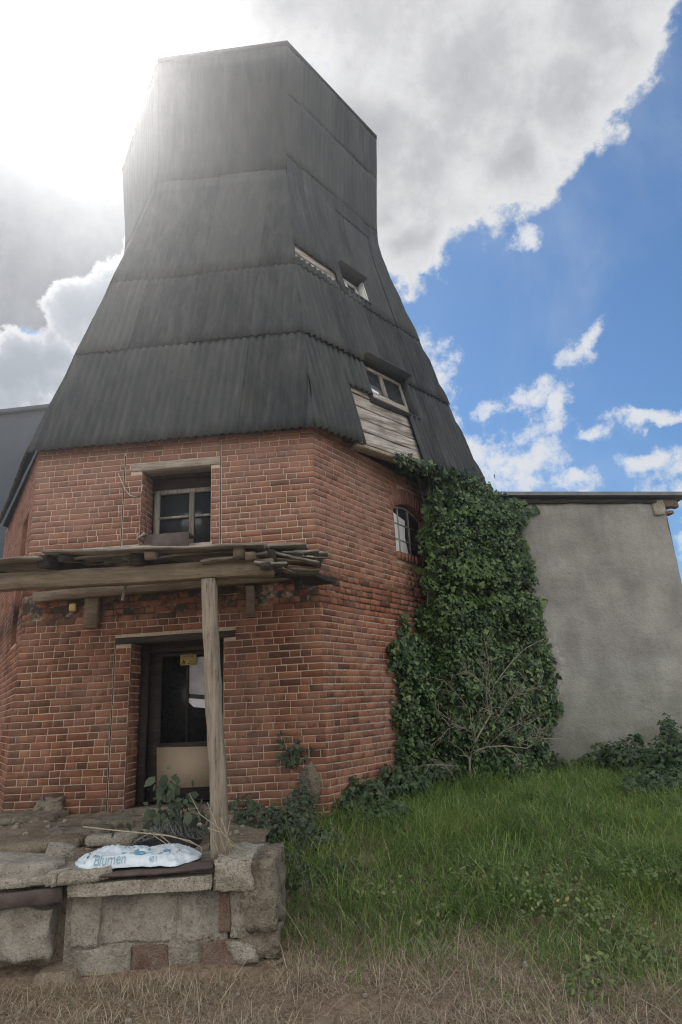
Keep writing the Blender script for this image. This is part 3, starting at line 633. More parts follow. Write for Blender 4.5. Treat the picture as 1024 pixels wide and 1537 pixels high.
MB().plank((-.60, YB+.05, rafz0+.04), (-.30, 7.2, rafz1+.09), .07, .09, n=6, seed=27).build('rafter', M_DARKW, can)
r = random.Random(4)
for i in range(13):                          # boards laid along the wall, broken towards the right end
    yy = YB-.14+i*.2; fz = (yy-YB)/(7.25-YB); z = rafz0+.095+(rafz1+.05-rafz0)*fz
    x1 = -.42+r.uniform(-.3, .2)+.012*i; x0 = -3.6; xm = r.uniform(-2.4, -1.4)
    MB().plank((x0, yy+r.uniform(-.02, .02), z+r.uniform(-.01, .02)), (xm, yy, z+r.uniform(-.015, .03)), .185, .022, n=12, wob=.02, seed=i, bev=.004).build('roof_board', M_ROOFB, can)
    MB().plank((xm+.02, yy+r.uniform(-.02, .02), z+r.uniform(-.01, .025)), (x1, yy+r.uniform(-.05, .05), z+r.uniform(-.05, .02)), .18, .022, n=14, wob=.02, seed=i+40, bev=.004).build('roof_board', M_ROOFB, can)
# second layer: top cover boards, splinters and slipped boards at the right end
for i, (xa, ya, xb, yb, y, w) in enumerate(((78, 827, 225, 820, 4.72, .16), (110, 836, 240, 826, 4.68, .05), (0, 843, 76, 834, 4.66, .1), (225, 836, 395, 822, 4.75, .12), (240, 829, 330, 825, 4.9, .1), (300, 842, 400, 828, 4.66, .1), (330, 824, 440, 818, 5.2, .16), (396, 824, 478, 846, 4.95, .16), (405, 838, 474, 842, 5.0, .14), (380, 843, 430, 846, 4.64, .12), (425, 852, 478, 856, 5.05, .2), (438, 834, 470, 836, 5.3, .03))):
    A, B = hy(xa, ya, y), hy(xb, yb, y+.03)
    MB().plank(A+[0, w/2, 0], B+[0, w/2, 0], w, .018, n=12, wob=.016, seed=90+i, bev=.004).build('splintered_board', M_BLADE_W if i == 11 else M_ROOFB, can)
for i, (x, y, l) in enumerate(((95, 838, .22), (225, 833, .3), (375, 834, .3), (398, 850, .2))):
    A = hy(x, y, 4.62); MB().plank(A, A+np.array([.03, 1.2, .25]), .075, .06, n=5, wob=.01, seed=120+i).build('rafter_end', M_PLATE if i in (1, 2) else M_DARKW, can)
for i in range(6):                            # splinters at the broken end
    A = hy(r.uniform(385, 455), r.uniform(826, 850), r.uniform(4.62, 5.2)); mb = MB().plank(A, A+np.array([r.uniform(.12, .25), r.uniform(-.05, .15), r.uniform(-.06, .01)]), r.uniform(.05, .10), .014, n=5, wob=.012, seed=200+i, bev=.003, taper=.6); mb.build('splinter', M_ROOFB, can)
mb = MB(); A, B = hy(445, 862, 5.4), hy(478, 850, 5.4); mb.plank(A+[-.05, 0, .0], B+[0, 1.2, .1], .3, .05, n=6, wob=.04, seed=131); mb.plank(hy(444, 862, 5.6), hy(449, 884, 5.6), .07, .05, up=(0, 1, 0), n=4, wob=.02, seed=133); mb.build('torn_felt', M_FELT, can)
mb = MB(); ft = MB()                         # felt hanging over the front edge in places
# rusty flashing lying on the canopy under the window
fl = thing('metal_flashing', 'rusty brown metal flashing lying on the canopy below the window', 'metal sheet', FP.P(1.6, 3.45, .3))
e = [FP.at(217, 803, .25), FP.at(283, 803, .25), FP.at(284, 826, .25), FP.at(390, 826, .25)]
mb = MB(); x0, x1, zt0 = e[0][0], e[1][0], e[0][1]; mb.box(FP.P(x0, zt0-.26, .22), FP.u*(x1-x0), FP.v*.26, FP.n*.03); mb.box(FP.P(x0, zt0-.014, -.02), FP.u*(x1-x0), FP.v*.014, FP.n*.24); mb.build('upstand', M_RUST, fl)
mb = MB(); x2, z2 = e[3]; A = FP.at(445, 826, .3); mb.box(FP.P(x1, z2-.2, .22), FP.u*(A[0]-x1-.15), FP.v*.21, FP.n*.026); mb.plank(FP.P(A[0]-.25, A[1]-.02, .3), FP.P(A[0]+.05, A[1]-.05, .3), .2, .06, n=4, wob=.02, seed=9); mb.build('apron', M_RUST, fl)
mb = MB(); mb.plank(FP.P(*FP.at(207, 809, .27), .27), FP.P(*FP.at(218, 800, .27), .27), .05, .02, n=3); mb.build('torn_strip', M_GREYW, fl)
nl = MB().plank(hy(190, 873, 5.0), hy(184, 901, 5.0), .02, .03, up=(0, 1, 0), n=4, wob=.008); nl.build('hanging_lath', M_GREYW, can)
# ------------------------------------------------------------------ loading platform
plat = thing('loading_platform', 'crumbling concrete block platform in front of the mill door', 'platform', (-1.8, 4.6, .1))
PX0, PX1, PY0 = -4.6, -.98, 4.60
def phz(x, y): return .635+.035*nz((x, y, 3), 1.6)+.02*nz((x, y, 8), 5.)-.05*max(0, (x+1.35)/.4)
xs = np.linspace(PX0, PX1+.17, 60); ys = np.linspace(PY0+.02, 7.7, 55); V = np.array([(x, y, phz(x, y)) for y in ys for x in xs]); nx = len(xs)
Fq = np.array([(j*nx+i, j*nx+i+1, (j+1)*nx+i+1, (j+1)*nx+i) for j in range(len(ys)-1) for i in range(nx-1)], np.int32)
link('rubble_surface', mesh_np('rubble_surface', V, Fq), M_DIRT, plat, True)
mb = MB(); mb.box((PX0, PY0+.15, -.1), (PX1-PX0+.12, 0, 0), (0, 2.9, 0), (0, 0, .66)); mb.build('earth_fill', M_DIRT, plat)
def prock(name, x0, y0, x1, y1, yy, dep, mat, amp=.06, rnd=.12, seed=0, n=8, dz=0):
    A, B = hy(x0, y1, yy), hy(x1, y0, yy); c = (A+B)/2; c[1] += dep/2
    return MB().rock(c, (abs(B[0]-A[0]), dep, abs(B[2]-A[2])+dz), n, amp, rnd, seed=seed, fq=7.).build(name, mat, plat)
prock('coping_slab', 101, 1316, 316, 1348, 4.50, .42, M_CONCL, .10, .02, 1, 16)
prock('coping_slab', -60, 1316, 100, 1338, 4.56, .5, M_CONC, .16, .1, 2, 10)
mb = MB(); A, B = hy(-40, 1352, 4.52), hy(95, 1336, 4.52); mb.plank(A+[0, 0, -.02], B+[0, 0, -.02], .05, .085, n=10, wob=.008, seed=3, bev=.004); A, B = hy(98, 1320, 4.5), hy(318, 1304, 4.5); mb.plank(A+[0, .1, 0], B+[0, .1, 0], .2, .022, n=10, wob=.008, seed=8); mb.build('steel_edge', M_RUST, plat)
prock('wall_block', -60, 1362, 76, 1450, 4.6, .3, M_CONC, .08, .05, 3, 12)
c_ = hy(92, 1468, 4.66); MB().rock(c_, (.30, .3, .14), 8, .2, .6, seed=77).build('spilled_earth', M_DIRT, plat)
for i, (x0, y0, x1, y1, m) in enumerate(((104, 1342, 152, 1424, M_CONC), (153, 1342, 267, 1419, M_CONC), (272, 1342, 329, 1414, M_CONC), (110, 1422, 197, 1466, M_CONC), (196, 1418, 253, 1458, M_REDB), (250, 1415, 306, 1460, M_CONC), (302, 1412, 356, 1454, M_REDB), (329, 1340, 346, 1400, M_REDB), (345, 1338, 368, 1408, M_CONC))):
    prock('wall_block', x0, y0, x1, y1, 4.62+.010*(i % 3), .3, m, .05 if i < 3 else .08, .02, 10+i, 14)
mb = MB(); A, B = hy(100, 1344, 4.70), hy(350, 1460, 4.70); mb.box((A[0]+.03, 4.638, B[2]-.1), (B[0]-A[0]-.06, 0, 0), (0, .2, 0), (0, 0, A[2]-B[2]+.1)); mb.build('mortar_core', M_CONC, plat)
prock('corner_coping', 321, 1289, 380, 1340, 4.54, .5, M_CONCL, .13, .06, 31, 14)
prock('corner_block', 366, 1290, 414, 1402, 4.55, .6, M_CONCD, .12, .07, 32, 12)
prock('corner_block', 352, 1396, 414, 1444, 4.62, .5, M_CONCD, .2, .2, 33, 12); prock('corner_block', 335, 1412, 384, 1452, 4.60, .3, M_CONC, .24, .25, 34, 9)
MB().rock((-1.05, 4.86, .60), (.5, .5, .12), 6, .15, .2, seed=40).build('post_footing', M_CONCD, plat)
# loose slabs on the platform
def slab(label, px, size, rz, tilt=(0, 0), mat=M_CONCD, z=.66, name='concrete_slab', seed=0, amp=.12, group='loose concrete slabs on the platform', rnd=.1):
    c = hz(px[0], px[1], z); c[2] = z
    if 'slab' in name:
        rr = random.Random(seed*7+1); k_ = 11; Rm = rotm(tilt[0], tilt[1], rz); tall = size[2] > .15; h2 = (size[1] if tall else size[2])/2; bx_, by_ = size[0]/2, (size[2] if tall else size[1])/2
        ang = [2*math.pi*(i_+rr.uniform(-.28, .28))/k_ for i_ in range(k_)]; rad = [rr.uniform(.82, 1.12) for _ in ang]
        ol = [(bx_*q_*math.copysign(abs(math.cos(a_))**.6, math.cos(a_)), by_*q_*math.copysign(abs(math.sin(a_))**.6, math.sin(a_))) for a_, q_ in zip(ang, rad)]
        ol2 = []
        for (p1, p2) in zip(ol, ol[1:]+ol[:1]):
            for f_ in (0, .25, .5, .75): ol2.append((p1[0]+(p2[0]-p1[0])*f_+rr.gauss(0, .006), p1[1]+(p2[1]-p1[1])*f_+rr.gauss(0, .006)))
        rings = [(1, -h2), (1.015, -h2*.2), (.995, h2*.55), (.965, h2), (.7, h2*1.05), (.35, h2*1.1)]; m_ = len(ol2); Vv = []
        for f_, z_ in rings:
            for (x_, y_) in ol2:
                q_ = np.array([x_*f_, y_*f_, z_+.010*nz((x_*f_*4, y_*f_*4, seed), 1.5)]); q_ = q_[[0, 2, 1]]*[1, -1, 1] if tall else q_
                Vv.append(c+Rm@q_)
        Ff = [(a_*m_+i_, a_*m_+(i_+1) % m_, (a_+1)*m_+(i_+1) % m_, (a_+1)*m_+i_) for a_ in range(len(rings)-1) for i_ in range(m_)]+[tuple(range(m_-1, -1, -1)), tuple((len(rings)-1)*m_+i_ for i_ in range(m_))]
        o_ = MB().add(Vv, Ff).build(name, mat)
    else: o_ = MB().rock(c, size, 7, amp, rnd, rotm(tilt[0], tilt[1], rz), seed, 2.6).build(name, mat)
    tag(o_, label, 'slab' if 'slab' in name else 'rubble', group)
slab('rounded grey slab leaning against the brick wall left of the door', (73, 1212), (.36, .07, .23), -.05, (-.5, .1), M_CONCD, .73, seed=1, amp=.10, rnd=.25)
slab('broad flat slab at the left edge, nearest the wall corner', (25, 1228), (1.0, .55, .07), .15, (.02, .03), M_CONCD, .67, seed=2)
slab('cracked slab in the middle of the platform behind the sack', (125, 1250), (.55, .4, .08), .3, (-.04, .06), M_CONCD, .68, seed=3)
slab('small pale lump of rubble just left of the white sack', (92, 1282), (.20, .18, .12), .5, (.1, .1), M_CONCL, .69, 'rubble_lump', 4, .2, rnd=.3)
slab('tilted slab at the left end of the front edge', (30, 1300), (.62, .40, .09), .2, (.06, .1), M_CONC, .67, seed=5, amp=.16)
slab('pale broken slab between the front edge and the sack', (120, 1312), (.40, .2, .07), .1, (.02, -.05), M_CONCL, .66, seed=6, amp=.2)
slab('dark slab in front of the door threshold', (170, 1232), (.55, .34, .06), -.2, (0, .04), M_CONCD, .67, seed=7)
slab('long narrow slab behind the small rubble lump', (48, 1268), (.8, .3, .07), .25, (.05, 0), M_DIRT, .67, seed=8, amp=.14)
slab('pale mortar crust left behind the wire bundle', (175, 1258), (.45, .2, .08), .05, (0, 0), M_CONCL, .67, 'rubble_lump', 9, .3, rnd=.3)
# white sack
sack = thing('plastic_sack', 'crumpled white plastic soil sack with blue print on the platform edge', 'sack', hz(205, 1300, .69))
sA, sB = hz(108, 1296, .72), hz(302, 1283, .70); SL = sB-sA; SLn = np.linalg.norm(SL[:2]); sd = SL/np.linalg.norm(SL); sperp = np.array([-sd[1], sd[0], 0])
def sack_pt(s, t, lift=0):                   # s 0..1 along, t -1..1 across (front to back, over the top)
    w = .29*(1-abs(2*s-1)**3.2)**.55*(.86+.14*math.cos(7*s)); w = max(w, .035*(1-s)+.002)*(1+.16*nz((s*7, 3.3*(t > 0), 1), 1.)*(abs(t) > .3))
    h = .082*(1-abs(2*s-1)**2.6)**.6*(1.15-.55*s)+.012
    a = t*math.pi/2; y = math.sin(a)*w; z = math.cos(a)**.8*h if abs(t) < .999 else 0
    p = sA+SL*s+sperp*(y+.13)+np.array([0, 0, z-.03+.0*s])
    cr = nz((s*5+t*1.1, t*1.4, .3), 1.3)*.022+abs(nz((s*10-t*3, t*2.2, 4), 1.2))*-.022+abs(nz((s*21+t*5, t*3, 9), 1.))*-.013
    if t < -.42 and .12 < s < .7: cr *= .1
    return p+np.array([0, 0, 1.])*cr*(1-abs(t))**.3+sperp*(-math.sin(abs(a))*0)+np.array([0, -.8, .6])*lift*1.6
ns, nt = 90, 30; V = [sack_pt(i/ns, j/nt*2-1) for i in range(ns+1) for j in range(nt+1)]
Fs = [(i*(nt+1)+j, (i+1)*(nt+1)+j, (i+1)*(nt+1)+j+1, i*(nt+1)+j+1) for i in range(ns) for j in range(nt)]
mb = MB(); mb.add(V, Fs); sbod = mb.build('sack_body', M_SACK, sack, True)
def sack_text(txt, s0, t0, ds, dt, mat, name, sub=1):
    Vt, Ft = text_mesh(txt); mn, mx = Vt.min(0), Vt.max(0); Vt = (Vt-mn)/(mx-mn); m = MB(); m.add([sack_pt(s0+v[0]*ds, t0+v[1]*dt, .004) for v in Vt], Ft); m.build(name, mat, sack)
sack_text('Blumen', .185, -.90, .235, .46, M_TEAL, 'lettering'); sack_text('40 l', .60, -.84, .06, .26, M_TEAL, 'lettering')
def sack_patch(poly, mat, name):
    m = MB(); m.add([sack_pt(s_, t, .0035) for s_, t in poly], [tuple(range(len(poly)))]); m.build(name, mat, sack)
for i in range(7):
    s0 = .38+.03*i; sack_patch([(s0, -.48+.08*math.sin(i)), (s0+.031, -.48+.08*math.sin(i+1)), (s0+.031, .1-.03*(i+1)), (s0, .1-.03*i)], M_CYAN, 'printed_band')
for i in range(5):
    s0 = .60+.03*i; sack_patch([(s0, -.4+.12*i/5), (s0+.03, -.37+.12*i/5), (s0+.03, -.2+.03*i), (s0, -.25+.04*i)], M_CYAN, 'printed_band')
sack_patch([(.095, -.25), (.11, -.25), (.108, .1), (.097, .1)], M_BLK, 'torn_hole'); sack_patch([(.155, -.40), (.17, -.40), (.17, -.05), (.16, -.05)], M_BLK, 'torn_hole'); sack_patch([(.80, -.2), (.825, -.22), (.83, -.12), (.81, -.1)], M_BLK, 'torn_hole')
# wire netting bundle behind the sack
wn = thing('wire_netting', 'tangled roll of rusty wire netting behind the white sack', 'wire netting', hz(245, 1275, .7))
r = random.Random(8); mb = MB()
wA, wB = hz(180, 1283, .69), hz(300, 1272, .69)
for i in range(150):
    s0 = r.random(); ln = r.uniform(.08, .35); p = []; ph = r.uniform(0, 6.3); ht = .13*math.sin(math.pi*min(max(s0*1.0, .08), .95))+.03
    for q_ in range(7):
        s1 = min(s0+ln*q_/6, 1.02); a = ph+q_*.55; c = wA+(wB-wA)*s1; hh = .12*max(.15, math.sin(math.pi*min(s1, .98)))
        p.append(c+np.array([0, .16+.13*math.cos(a), .04+hh*(.55+.5*math.sin(a))]))
    mb.tube(p, .0016, k=3)
mb.build('mesh_wire', M_WIRE, wn)
mb = MB(); mb.rock((wA+wB)/2+[0, .18, .03], (.5, .22, .12), 6, .2, .6, seed=2); mb.build('matted_core', M_FELT, wn)
mb = MB()
for pts_ in (((125, 1241), (160, 1245), (200, 1249), (250, 1254), (285, 1262), (302, 1272), (305, 1290)), ((215, 1262), (240, 1253), (268, 1276)), ((190, 1278), (205, 1262), (225, 1250), (262, 1275)), ((230, 1250), (262, 1256), (300, 1270))):
    mb.tube([hy(x, y, 5.05-.02*i) for i, (x, y) in enumerate(pts_)], .006, .003, 5)
tag(mb.build('dry_stalks', M_STRAWS), 'pale dry stalks arching over the wire netting', 'stalks')
# stick and straw at the post foot
mb = MB().plank(hy(335, 1306, 4.62), hy(369, 1277, 4.85), .035, .04, n=6, wob=.01, seed=3, taper=.3); tag(mb.build('stick', M_POST), 'short weathered stick lying on the corner block by the post', 'stick')
mb = MB(); r = random.Random(5)
for pts_ in (((340, 1284), (326, 1240), (311, 1204)), ((352, 1274), (330, 1244), (300, 1222), (284, 1190)), ((345, 1280), (338, 1250), (333, 1225)), ((348, 1275), (336, 1238), (330, 1226)), ((312, 1243), (334, 1250), (355, 1270), (370, 1278)), ((338, 1285), (341, 1255), (346, 1228)), ((330, 1285), (322, 1262), (318, 1246)), ((350, 1280), (342, 1262), (334, 1250))):
    mb.tube([hy(x, y, 4.68+.01*i) for i, (x, y) in enumerate(pts_)], .004, .0015, 4)
tag(mb.build('dry_stalks', M_STRAWS), 'bunch of straw-coloured stalks at the foot of the post', 'stalks')
# ------------------------------------------------------------------ neighbouring buildings
gb = thing('outbuilding', 'grey cement rendered outbuilding right of the ivy', 'building', (3.5, 9.9, .9))
GY = 9.9; xr = float(hy(1001, 773, GY)[0]); zl = float(hy(790, 748, GY)[2]); zr_ = float(hy(1001, 748, GY)[2]); xl = 1.2; xle = float(hy(790, 748, GY)[0])
sl = (zr_-zl)/(xr-xle); zL = zl+sl*(xl-xle)
nxg, nzg = 60, 50; V = []; 
for j in range(nzg+1):
    for i in range(nxg+1):
        x = xl+(xr-xl)*i/nxg; zt0 = zL+sl*(x-xl)-.02; z = .3+(zt0-.3)*j/nzg
        x += .02*nz((0, z, 3), 1.5)*(i == nxg); V.append((x, GY+.018*nz((x, 0, z), 1.1)+.006*nz((x, 1, z), 6), z))
Fg = [(j*(nxg+1)+i, j*(nxg+1)+i+1, (j+1)*(nxg+1)+i+1, (j+1)*(nxg+1)+i) for j in range(nzg) for i in range(nxg)]
mb = MB(); mb.add(V, Fg)
mb.add([(xr, GY, .3), (xr, GY+7, .3), (xr, GY+7, zr_-.02), (xr, GY, zr_-.02)], [(0, 1, 2, 3)]); mb.add([(xl, GY+7, .3), (xr, GY+7, .3), (xr, GY+7, zr_-.02), (xl, GY+7, zL-.02)], [(1, 0, 3, 2)])
mb.build('wall', M_PLAS, gb, True)
mb = MB(); x0, x1 = xl-.1, float(hy(1024, 745, GY-.15)[0])+.12
mb.add([(x0, GY-.15, zL+.01), (x1, GY-.15, zL+.01+sl*(x1-xl)), (x1, GY+7.2, zL+.01+sl*(x1-xl)), (x0, GY+7.2, zL+.01)], [(0, 1, 2, 3)]); V = [np.array(p) for p in mb.V]; mb.add([p+[0, 0, .06] for p in V], [(3, 2, 1, 0)])
mb.add([V[0], V[1], V[1]+[0, 0, .06], V[0]+[0, 0, .06]], [(0, 1, 2, 3)]); mb.add([V[1], V[2], V[2]+[0, 0, .06], V[1]+[0, 0, .06]], [(0, 1, 2, 3)])
mb.build('roof', M_GAL, gb)
mb = MB(); mb.plank((xle-.3, GY-.03, zl-.055-sl*0), (xr-.15, GY-.03, zr_-.045), .05, .07, n=26, wob=.016, seed=4); mb.build('eaves_board', M_DARKW, gb)
mb = MB(); mb.rock((xr+.06, GY+.06, zr_-.09), (.34, .14, .15), 5, .2, .15, seed=6); mb.rock((xr+.02, GY+.06, zr_-.235), (.22, .14, .05), 5, .25, .2, seed=7); mb.build('broken_corbel', M_REDB, gb)
mb = MB(); mb.rock((xr-.12, GY-.02, zr_-.16), (.18, .05, .26), 6, .3, .2, seed=9); mb.build('loose_render', M_CONCL, gb)
bn = thing('barn', 'dark bluish clad barn far behind the left side of the mill', 'barn', (-11, 14, .9))
mb = MB(); A, B = hy(-400, 668, 15), hy(75, 616, 15); mb.add([(A[0], 15, .8), (B[0]+1.0, 15, .8), (B[0]+1., 15, B[2]+.1), (A[0], 15, A[2])], [(0, 1, 2, 3)]); mb.add([(B[0]+1., 15, .8), (B[0]+1., 24, .8), (B[0]+1., 24, B[2]+.1), (B[0]+1., 15, B[2]+.1)], [(0, 1, 2, 3)]); mb.build('wall', M_BARN, bn)
mb = MB(); mb.plank((A[0], 14.96, A[2]+.04), (B[0]+1.1, 14.96, B[2]+.15), .2, .10, n=10); mb.add([(A[0], 15, A[2]+.09), (B[0]+1.1, 15, B[2]+.2), (B[0]+1.1, 24, B[2]+.2), (A[0], 24, A[2]+.09)], [(0, 1, 2, 3)]); mb.build('roof', M_BARN, bn)
# ------------------------------------------------------------------ foliage
def unit(a): return a/np.maximum(np.linalg.norm(a, axis=1, keepdims=True), 1e-9)
IVYT = np.array([(0, 0, 0), (-.12, .36, -.10), (.16, .52, -.16), (.34, .27, -.04), (.62, .30, -.09), (1, 0, -.06), (.62, -.30, -.09), (.34, -.27, -.04), (.16, -.52, -.16), (-.12, -.36, -.10), (.45, 0, .05)])
IVYF = [(0, 10, 2, 1), (10, 4, 3, 2), (10, 5, 4), (0, 9, 8, 10), (10, 8, 7, 6), (10, 6, 5)]
IVYF3 = np.array([(0, 10, 1), (10, 2, 1), (10, 3, 2), (10, 4, 3), (10, 5, 4), (0, 9, 10), (9, 8, 10), (10, 8, 7), (10, 7, 6), (10, 6, 5)])
OVT = np.array([(0, 0, 0), (.25, .26, -.06), (.6, .24, -.08), (1, 0, -.12), (.6, -.24, -.08), (.25, -.26, -.06), (.5, 0, .03)])
OVF3 = np.array([(0, 6, 1), (6, 2, 1), (6, 3, 2), (0, 5, 6), (5, 4, 6), (6, 4, 3)])
def leaves(P, N, size, T=IVYT, F3=IVYF3, droop=.8, spread=.5):
    n = len(P); N = unit(N+rng.normal(0, spread, (n, 3))); d = rng.normal(0, .6, (n, 3))+np.array([0, 0, -droop]); X = unit(d-N*np.sum(d*N, 1, keepdims=True)); Y = np.cross(N, X)
    s = np.asarray(size).reshape(-1, 1, 1)*np.ones((n, 1, 1)); t = T[None]
    bend = rng.uniform(.3, 1.8, (n, 1, 1))
    V = P[:, None]+s*(t[:, :, 0:1]*X[:, None]+t[:, :, 1:2]*Y[:, None]+t[:, :, 2:3]*bend*N[:, None])
    Fx = F3[None]+(np.arange(n)*len(T))[:, None, None]
    return V.reshape(-1, 3), Fx.reshape(-1, 3).astype(np.int32)
def leafobj(name, P, N, size, mat, parent=None, **kw): return link(name, mesh_np(name, *leaves(P, N, size, **kw)), mat, parent)
# big ivy: curtain that bulges out of the corner between the right brick face and the grey wall
cv = np.array([RP.P(1.42, 0, .02)[:2], RP.P(1.9, 0, .16)[:2], RP.P(2.5, 0, .30)[:2], (1.42, 9.0), (1.9, 9.25), (2.5, 9.5), (2.95, 9.68), (3.35, 9.82)])
cs = np.concatenate([[0], np.cumsum(np.linalg.norm(np.diff(cv, axis=0), axis=1))]); CT = cs[-1]
OUT = [(600, 1215), (588, 1150), (593, 1110), (579, 1060), (579, 1000), (585, 958), (604, 948), (634, 968), (636, 930), (640, 890), (640, 850), (634, 836), (636, 812), (645, 785), (652, 750), (654, 722), (610, 704), (590, 692), (620, 694), (650, 708), (690, 716), (720, 728), (760, 738), (792, 746), (790, 772), (776, 792), (794, 815), (800, 855), (790, 880), (806, 915), (812, 950), (828, 975), (838, 1040), (828, 1085), (815, 1125), (830, 1160), (790, 1215)]
def project(P):
    D = P-O; d = D@FW; return W/2+F_PX*(D@CR)/d, H/2-F_PX*(D@CU)/d
def ivy_surface(n, back=0., lo=.42):
    s = rng.uniform(0, CT, n); z = rng.uniform(lo, 5.35, n)
    x = np.interp(s, cs, cv[:, 0]); y = np.interp(s, cs, cv[:, 1])
    ds = .02; tx = np.interp(s+ds, cs, cv[:, 0])-np.interp(s-ds, cs, cv[:, 0]); ty = np.interp(s+ds, cs, cv[:, 1])-np.interp(s-ds, cs, cv[:, 1]); N = unit(np.stack([ty, -tx, np.zeros(n)], 1))
    bul = np.array([nz((a*1.0, b_*1.0, 2.2), 1.2, 3)*.20+nz((a, b_, 7), 3.4, 2)*.09 for a, b_ in zip(s, z)])
    hgt = np.interp(z, [.5, 1.5, 3, 4.4, 5.2], [.18, .2, .10, .05, -.03])*np.sin(np.pi*np.clip(s/CT, 0, 1))
    P = np.stack([x, y, z], 1)+N*(bul+hgt-back)[:, None]
    u, v = project(P); wob = np.array([[nz((*(p*1.),), 2.6, 3), nz((p[0]+9, p[1], p[2]), 2.6, 3)] for p in P])*19; m = pip(u+wob[:, 0], v+wob[:, 1], OUT); return P[m], N[m], s[m]
ivy = thing('ivy', 'dense dark green ivy climbing the corner of brick and grey wall', 'ivy', (1.6, 9.2, .85))
P, N, s_ = ivy_surface(46000); dn = np.array([nz((a, b_[2], 4.4), 3.0, 3) for a, b_ in zip(s_, P)]); m = rng.random(len(P)) < np.clip(.72+dn*1.5, .12, 1); P, N = P[m], N[m]; P = P+N*(rng.uniform(-.10, .06, len(P)))[:, None]; N2 = N+np.array([0, 0, .35])
sz = rng.uniform(.028, .056, len(P))+.035*rng.random(len(P))**2.5; leafobj('foliage', P, N2, sz, M_IVY, ivy)
P, N, s_ = ivy_surface(9000, .16); leafobj('inner_foliage', P, N, rng.uniform(.07, .12, len(P)), M_IVY, ivy)
P, N, s_ = ivy_surface(9000, .28); leafobj('shaded_foliage', P, N, .2*np.ones(len(P)), M_IVY, ivy, spread=.2)
P, N, s_ = ivy_surface(30000); u, v = project(P); cl = [(618, 775, 28, 85), (640, 800, 22, 90), (655, 905, 30, 60), (705, 860, 70, 25), (700, 770, 30, 14), (720, 900, 60, 12), (690, 1080, 20, 50)]
wgt = np.zeros(len(P))
for cx_, cy_, rx_, ry_ in cl: wgt = np.maximum(wgt, 1-((u-cx_)/rx_)**2-((v-cy_)/ry_)**2)
m = rng.random(len(P)) < wgt*.26; P, N = P[m], N[m]; leafobj('young_foliage', P+N*.07, N+[0, 0, .5], rng.uniform(.05, .10, len(P)), M_IVYB, ivy)
mb = MB(); r = random.Random(3)
for i in range(14):
    s0 = r.uniform(1.0, CT-1.2); pts_ = []
    for j in range(12):
        z = .6+4.3*j/11; s1 = s0+.12*math.sin(j*.9+i); x, y = np.interp(s1, cs, cv[:, 0]), np.interp(s1, cs, cv[:, 1]); pts_.append((x, y+.16, z))
    mb.tube(pts_, .016, .005, 5)
mb.build('stem', M_TWIG, ivy)
# ivy runner along the foot of the skirt (touching the cladding)
n = 420; tt = rng.random(n); A, B = fR.P(GAP[1]-.75, -.01, .05), fR.P(fR.lr(0)[3]-.15, -.03, .12)
P = A+(B-A)*tt[:, None]+rng.normal(0, 1, (n, 3))*np.array([.05, .05, .055])*(.5+1.2*tt[:, None]); leafobj('runner_foliage', P, np.tile(RP.n, (n, 1))+[0, 0, .3], rng.uniform(.04, .09, n), M_IVY, ivy)
# patch of ivy by the small gap at the left edge
P = RP.P(0, 0)+np.array([RP.u*a+RP.v*z+RP.n*.05 for a, z in zip(rng.normal(1.92, .10, 90), rng.normal(2.62, .13, 90))]); leafobj('outlying_foliage', P, np.tile(RP.n, (90, 1)), rng.uniform(.04, .08, 90), M_IVY, ivy)
def bush(name, label, cat, blobs, n, size, mat, T=OVT, F3=OVF3, stems=True, stem_n=14, droop=.4, group=None):
    base = np.array(blobs[0][0], float); base[2] = gzn(base[0], base[1])
    o = thing(name, label, cat, base, group); P = []; N = []
    tot = sum(bb[1][0]*bb[1][2] for bb in blobs)
    for c, rr in blobs:
        m = int(n*rr[0]*rr[2]/tot); d = unit(rng.normal(0, 1, (m, 3))); rad = rng.uniform(.45, 1.05, (m, 1)); p = np.array(c)+d*rad*np.array(rr)
        lump = np.array([nz(q_, 4.) for q_ in p])[:, None]*.12; p = p+d*lump; P.append(p); N.append(d+np.array([0, -.4, .5]))
    P = np.concatenate(P); N = np.concatenate(N); g = np.array([gzn(a, b_) for a, b_ in P[:, :2]]); m = P[:, 2] > g+.01; P, N = P[m], N[m]
    leafobj('foliage', P, N, rng.uniform(size*.6, size*1.3, len(P)), mat, o, T=T, F3=F3, droop=droop)
    if stems:
        mb = MB(); ii = rng.choice(len(P), min(stem_n, len(P)), replace=False)
        for i in ii:
            p = P[i]; q0 = np.array([base[0]+(p[0]-base[0])*.6, base[1]+(p[1]-base[1])*.6, 0]); q0[2] = gzn(q0[0], q0[1])-.02; mid = (p+q0)/2+rng.normal(0, .03, 3); mb.tube([q0, mid, p], .006, .002, 4)
        mb.build('stem', M_TWIG, o)
    return o
def gh(px, py, up=0.):                       # where a sight line meets the terrain
    d = ray(px, py); a = 2.5
    for _ in range(4000):
        p = O+d*a
        if p[2] <= gz(p[0], p[1]): break
        a += .005
    return p+np.array([0, 0, up])
bush('bramble_bush', 'dark leafy bramble bush against the grey wall at right edge', 'bush', [(gh(985, 1175, .18), (.5, .32, .27)), (gh(1050, 1180, .28), (.55, .4, .40)), (gh(925, 1165, .15), (.36, .3, .20)), (gh(1000, 1200, .12), (.5, .3, .2)), (gh(945, 1170, .26), (.4, .25, .24)), (gh(895, 1160, .16), (.4, .25, .16)), (gh(968, 1160, .46), (.08, .08, .13)), (gh(1018, 1170, .58), (.09, .09, .18))], 9000, .055, M_BRAM, IVYT, IVYF3)
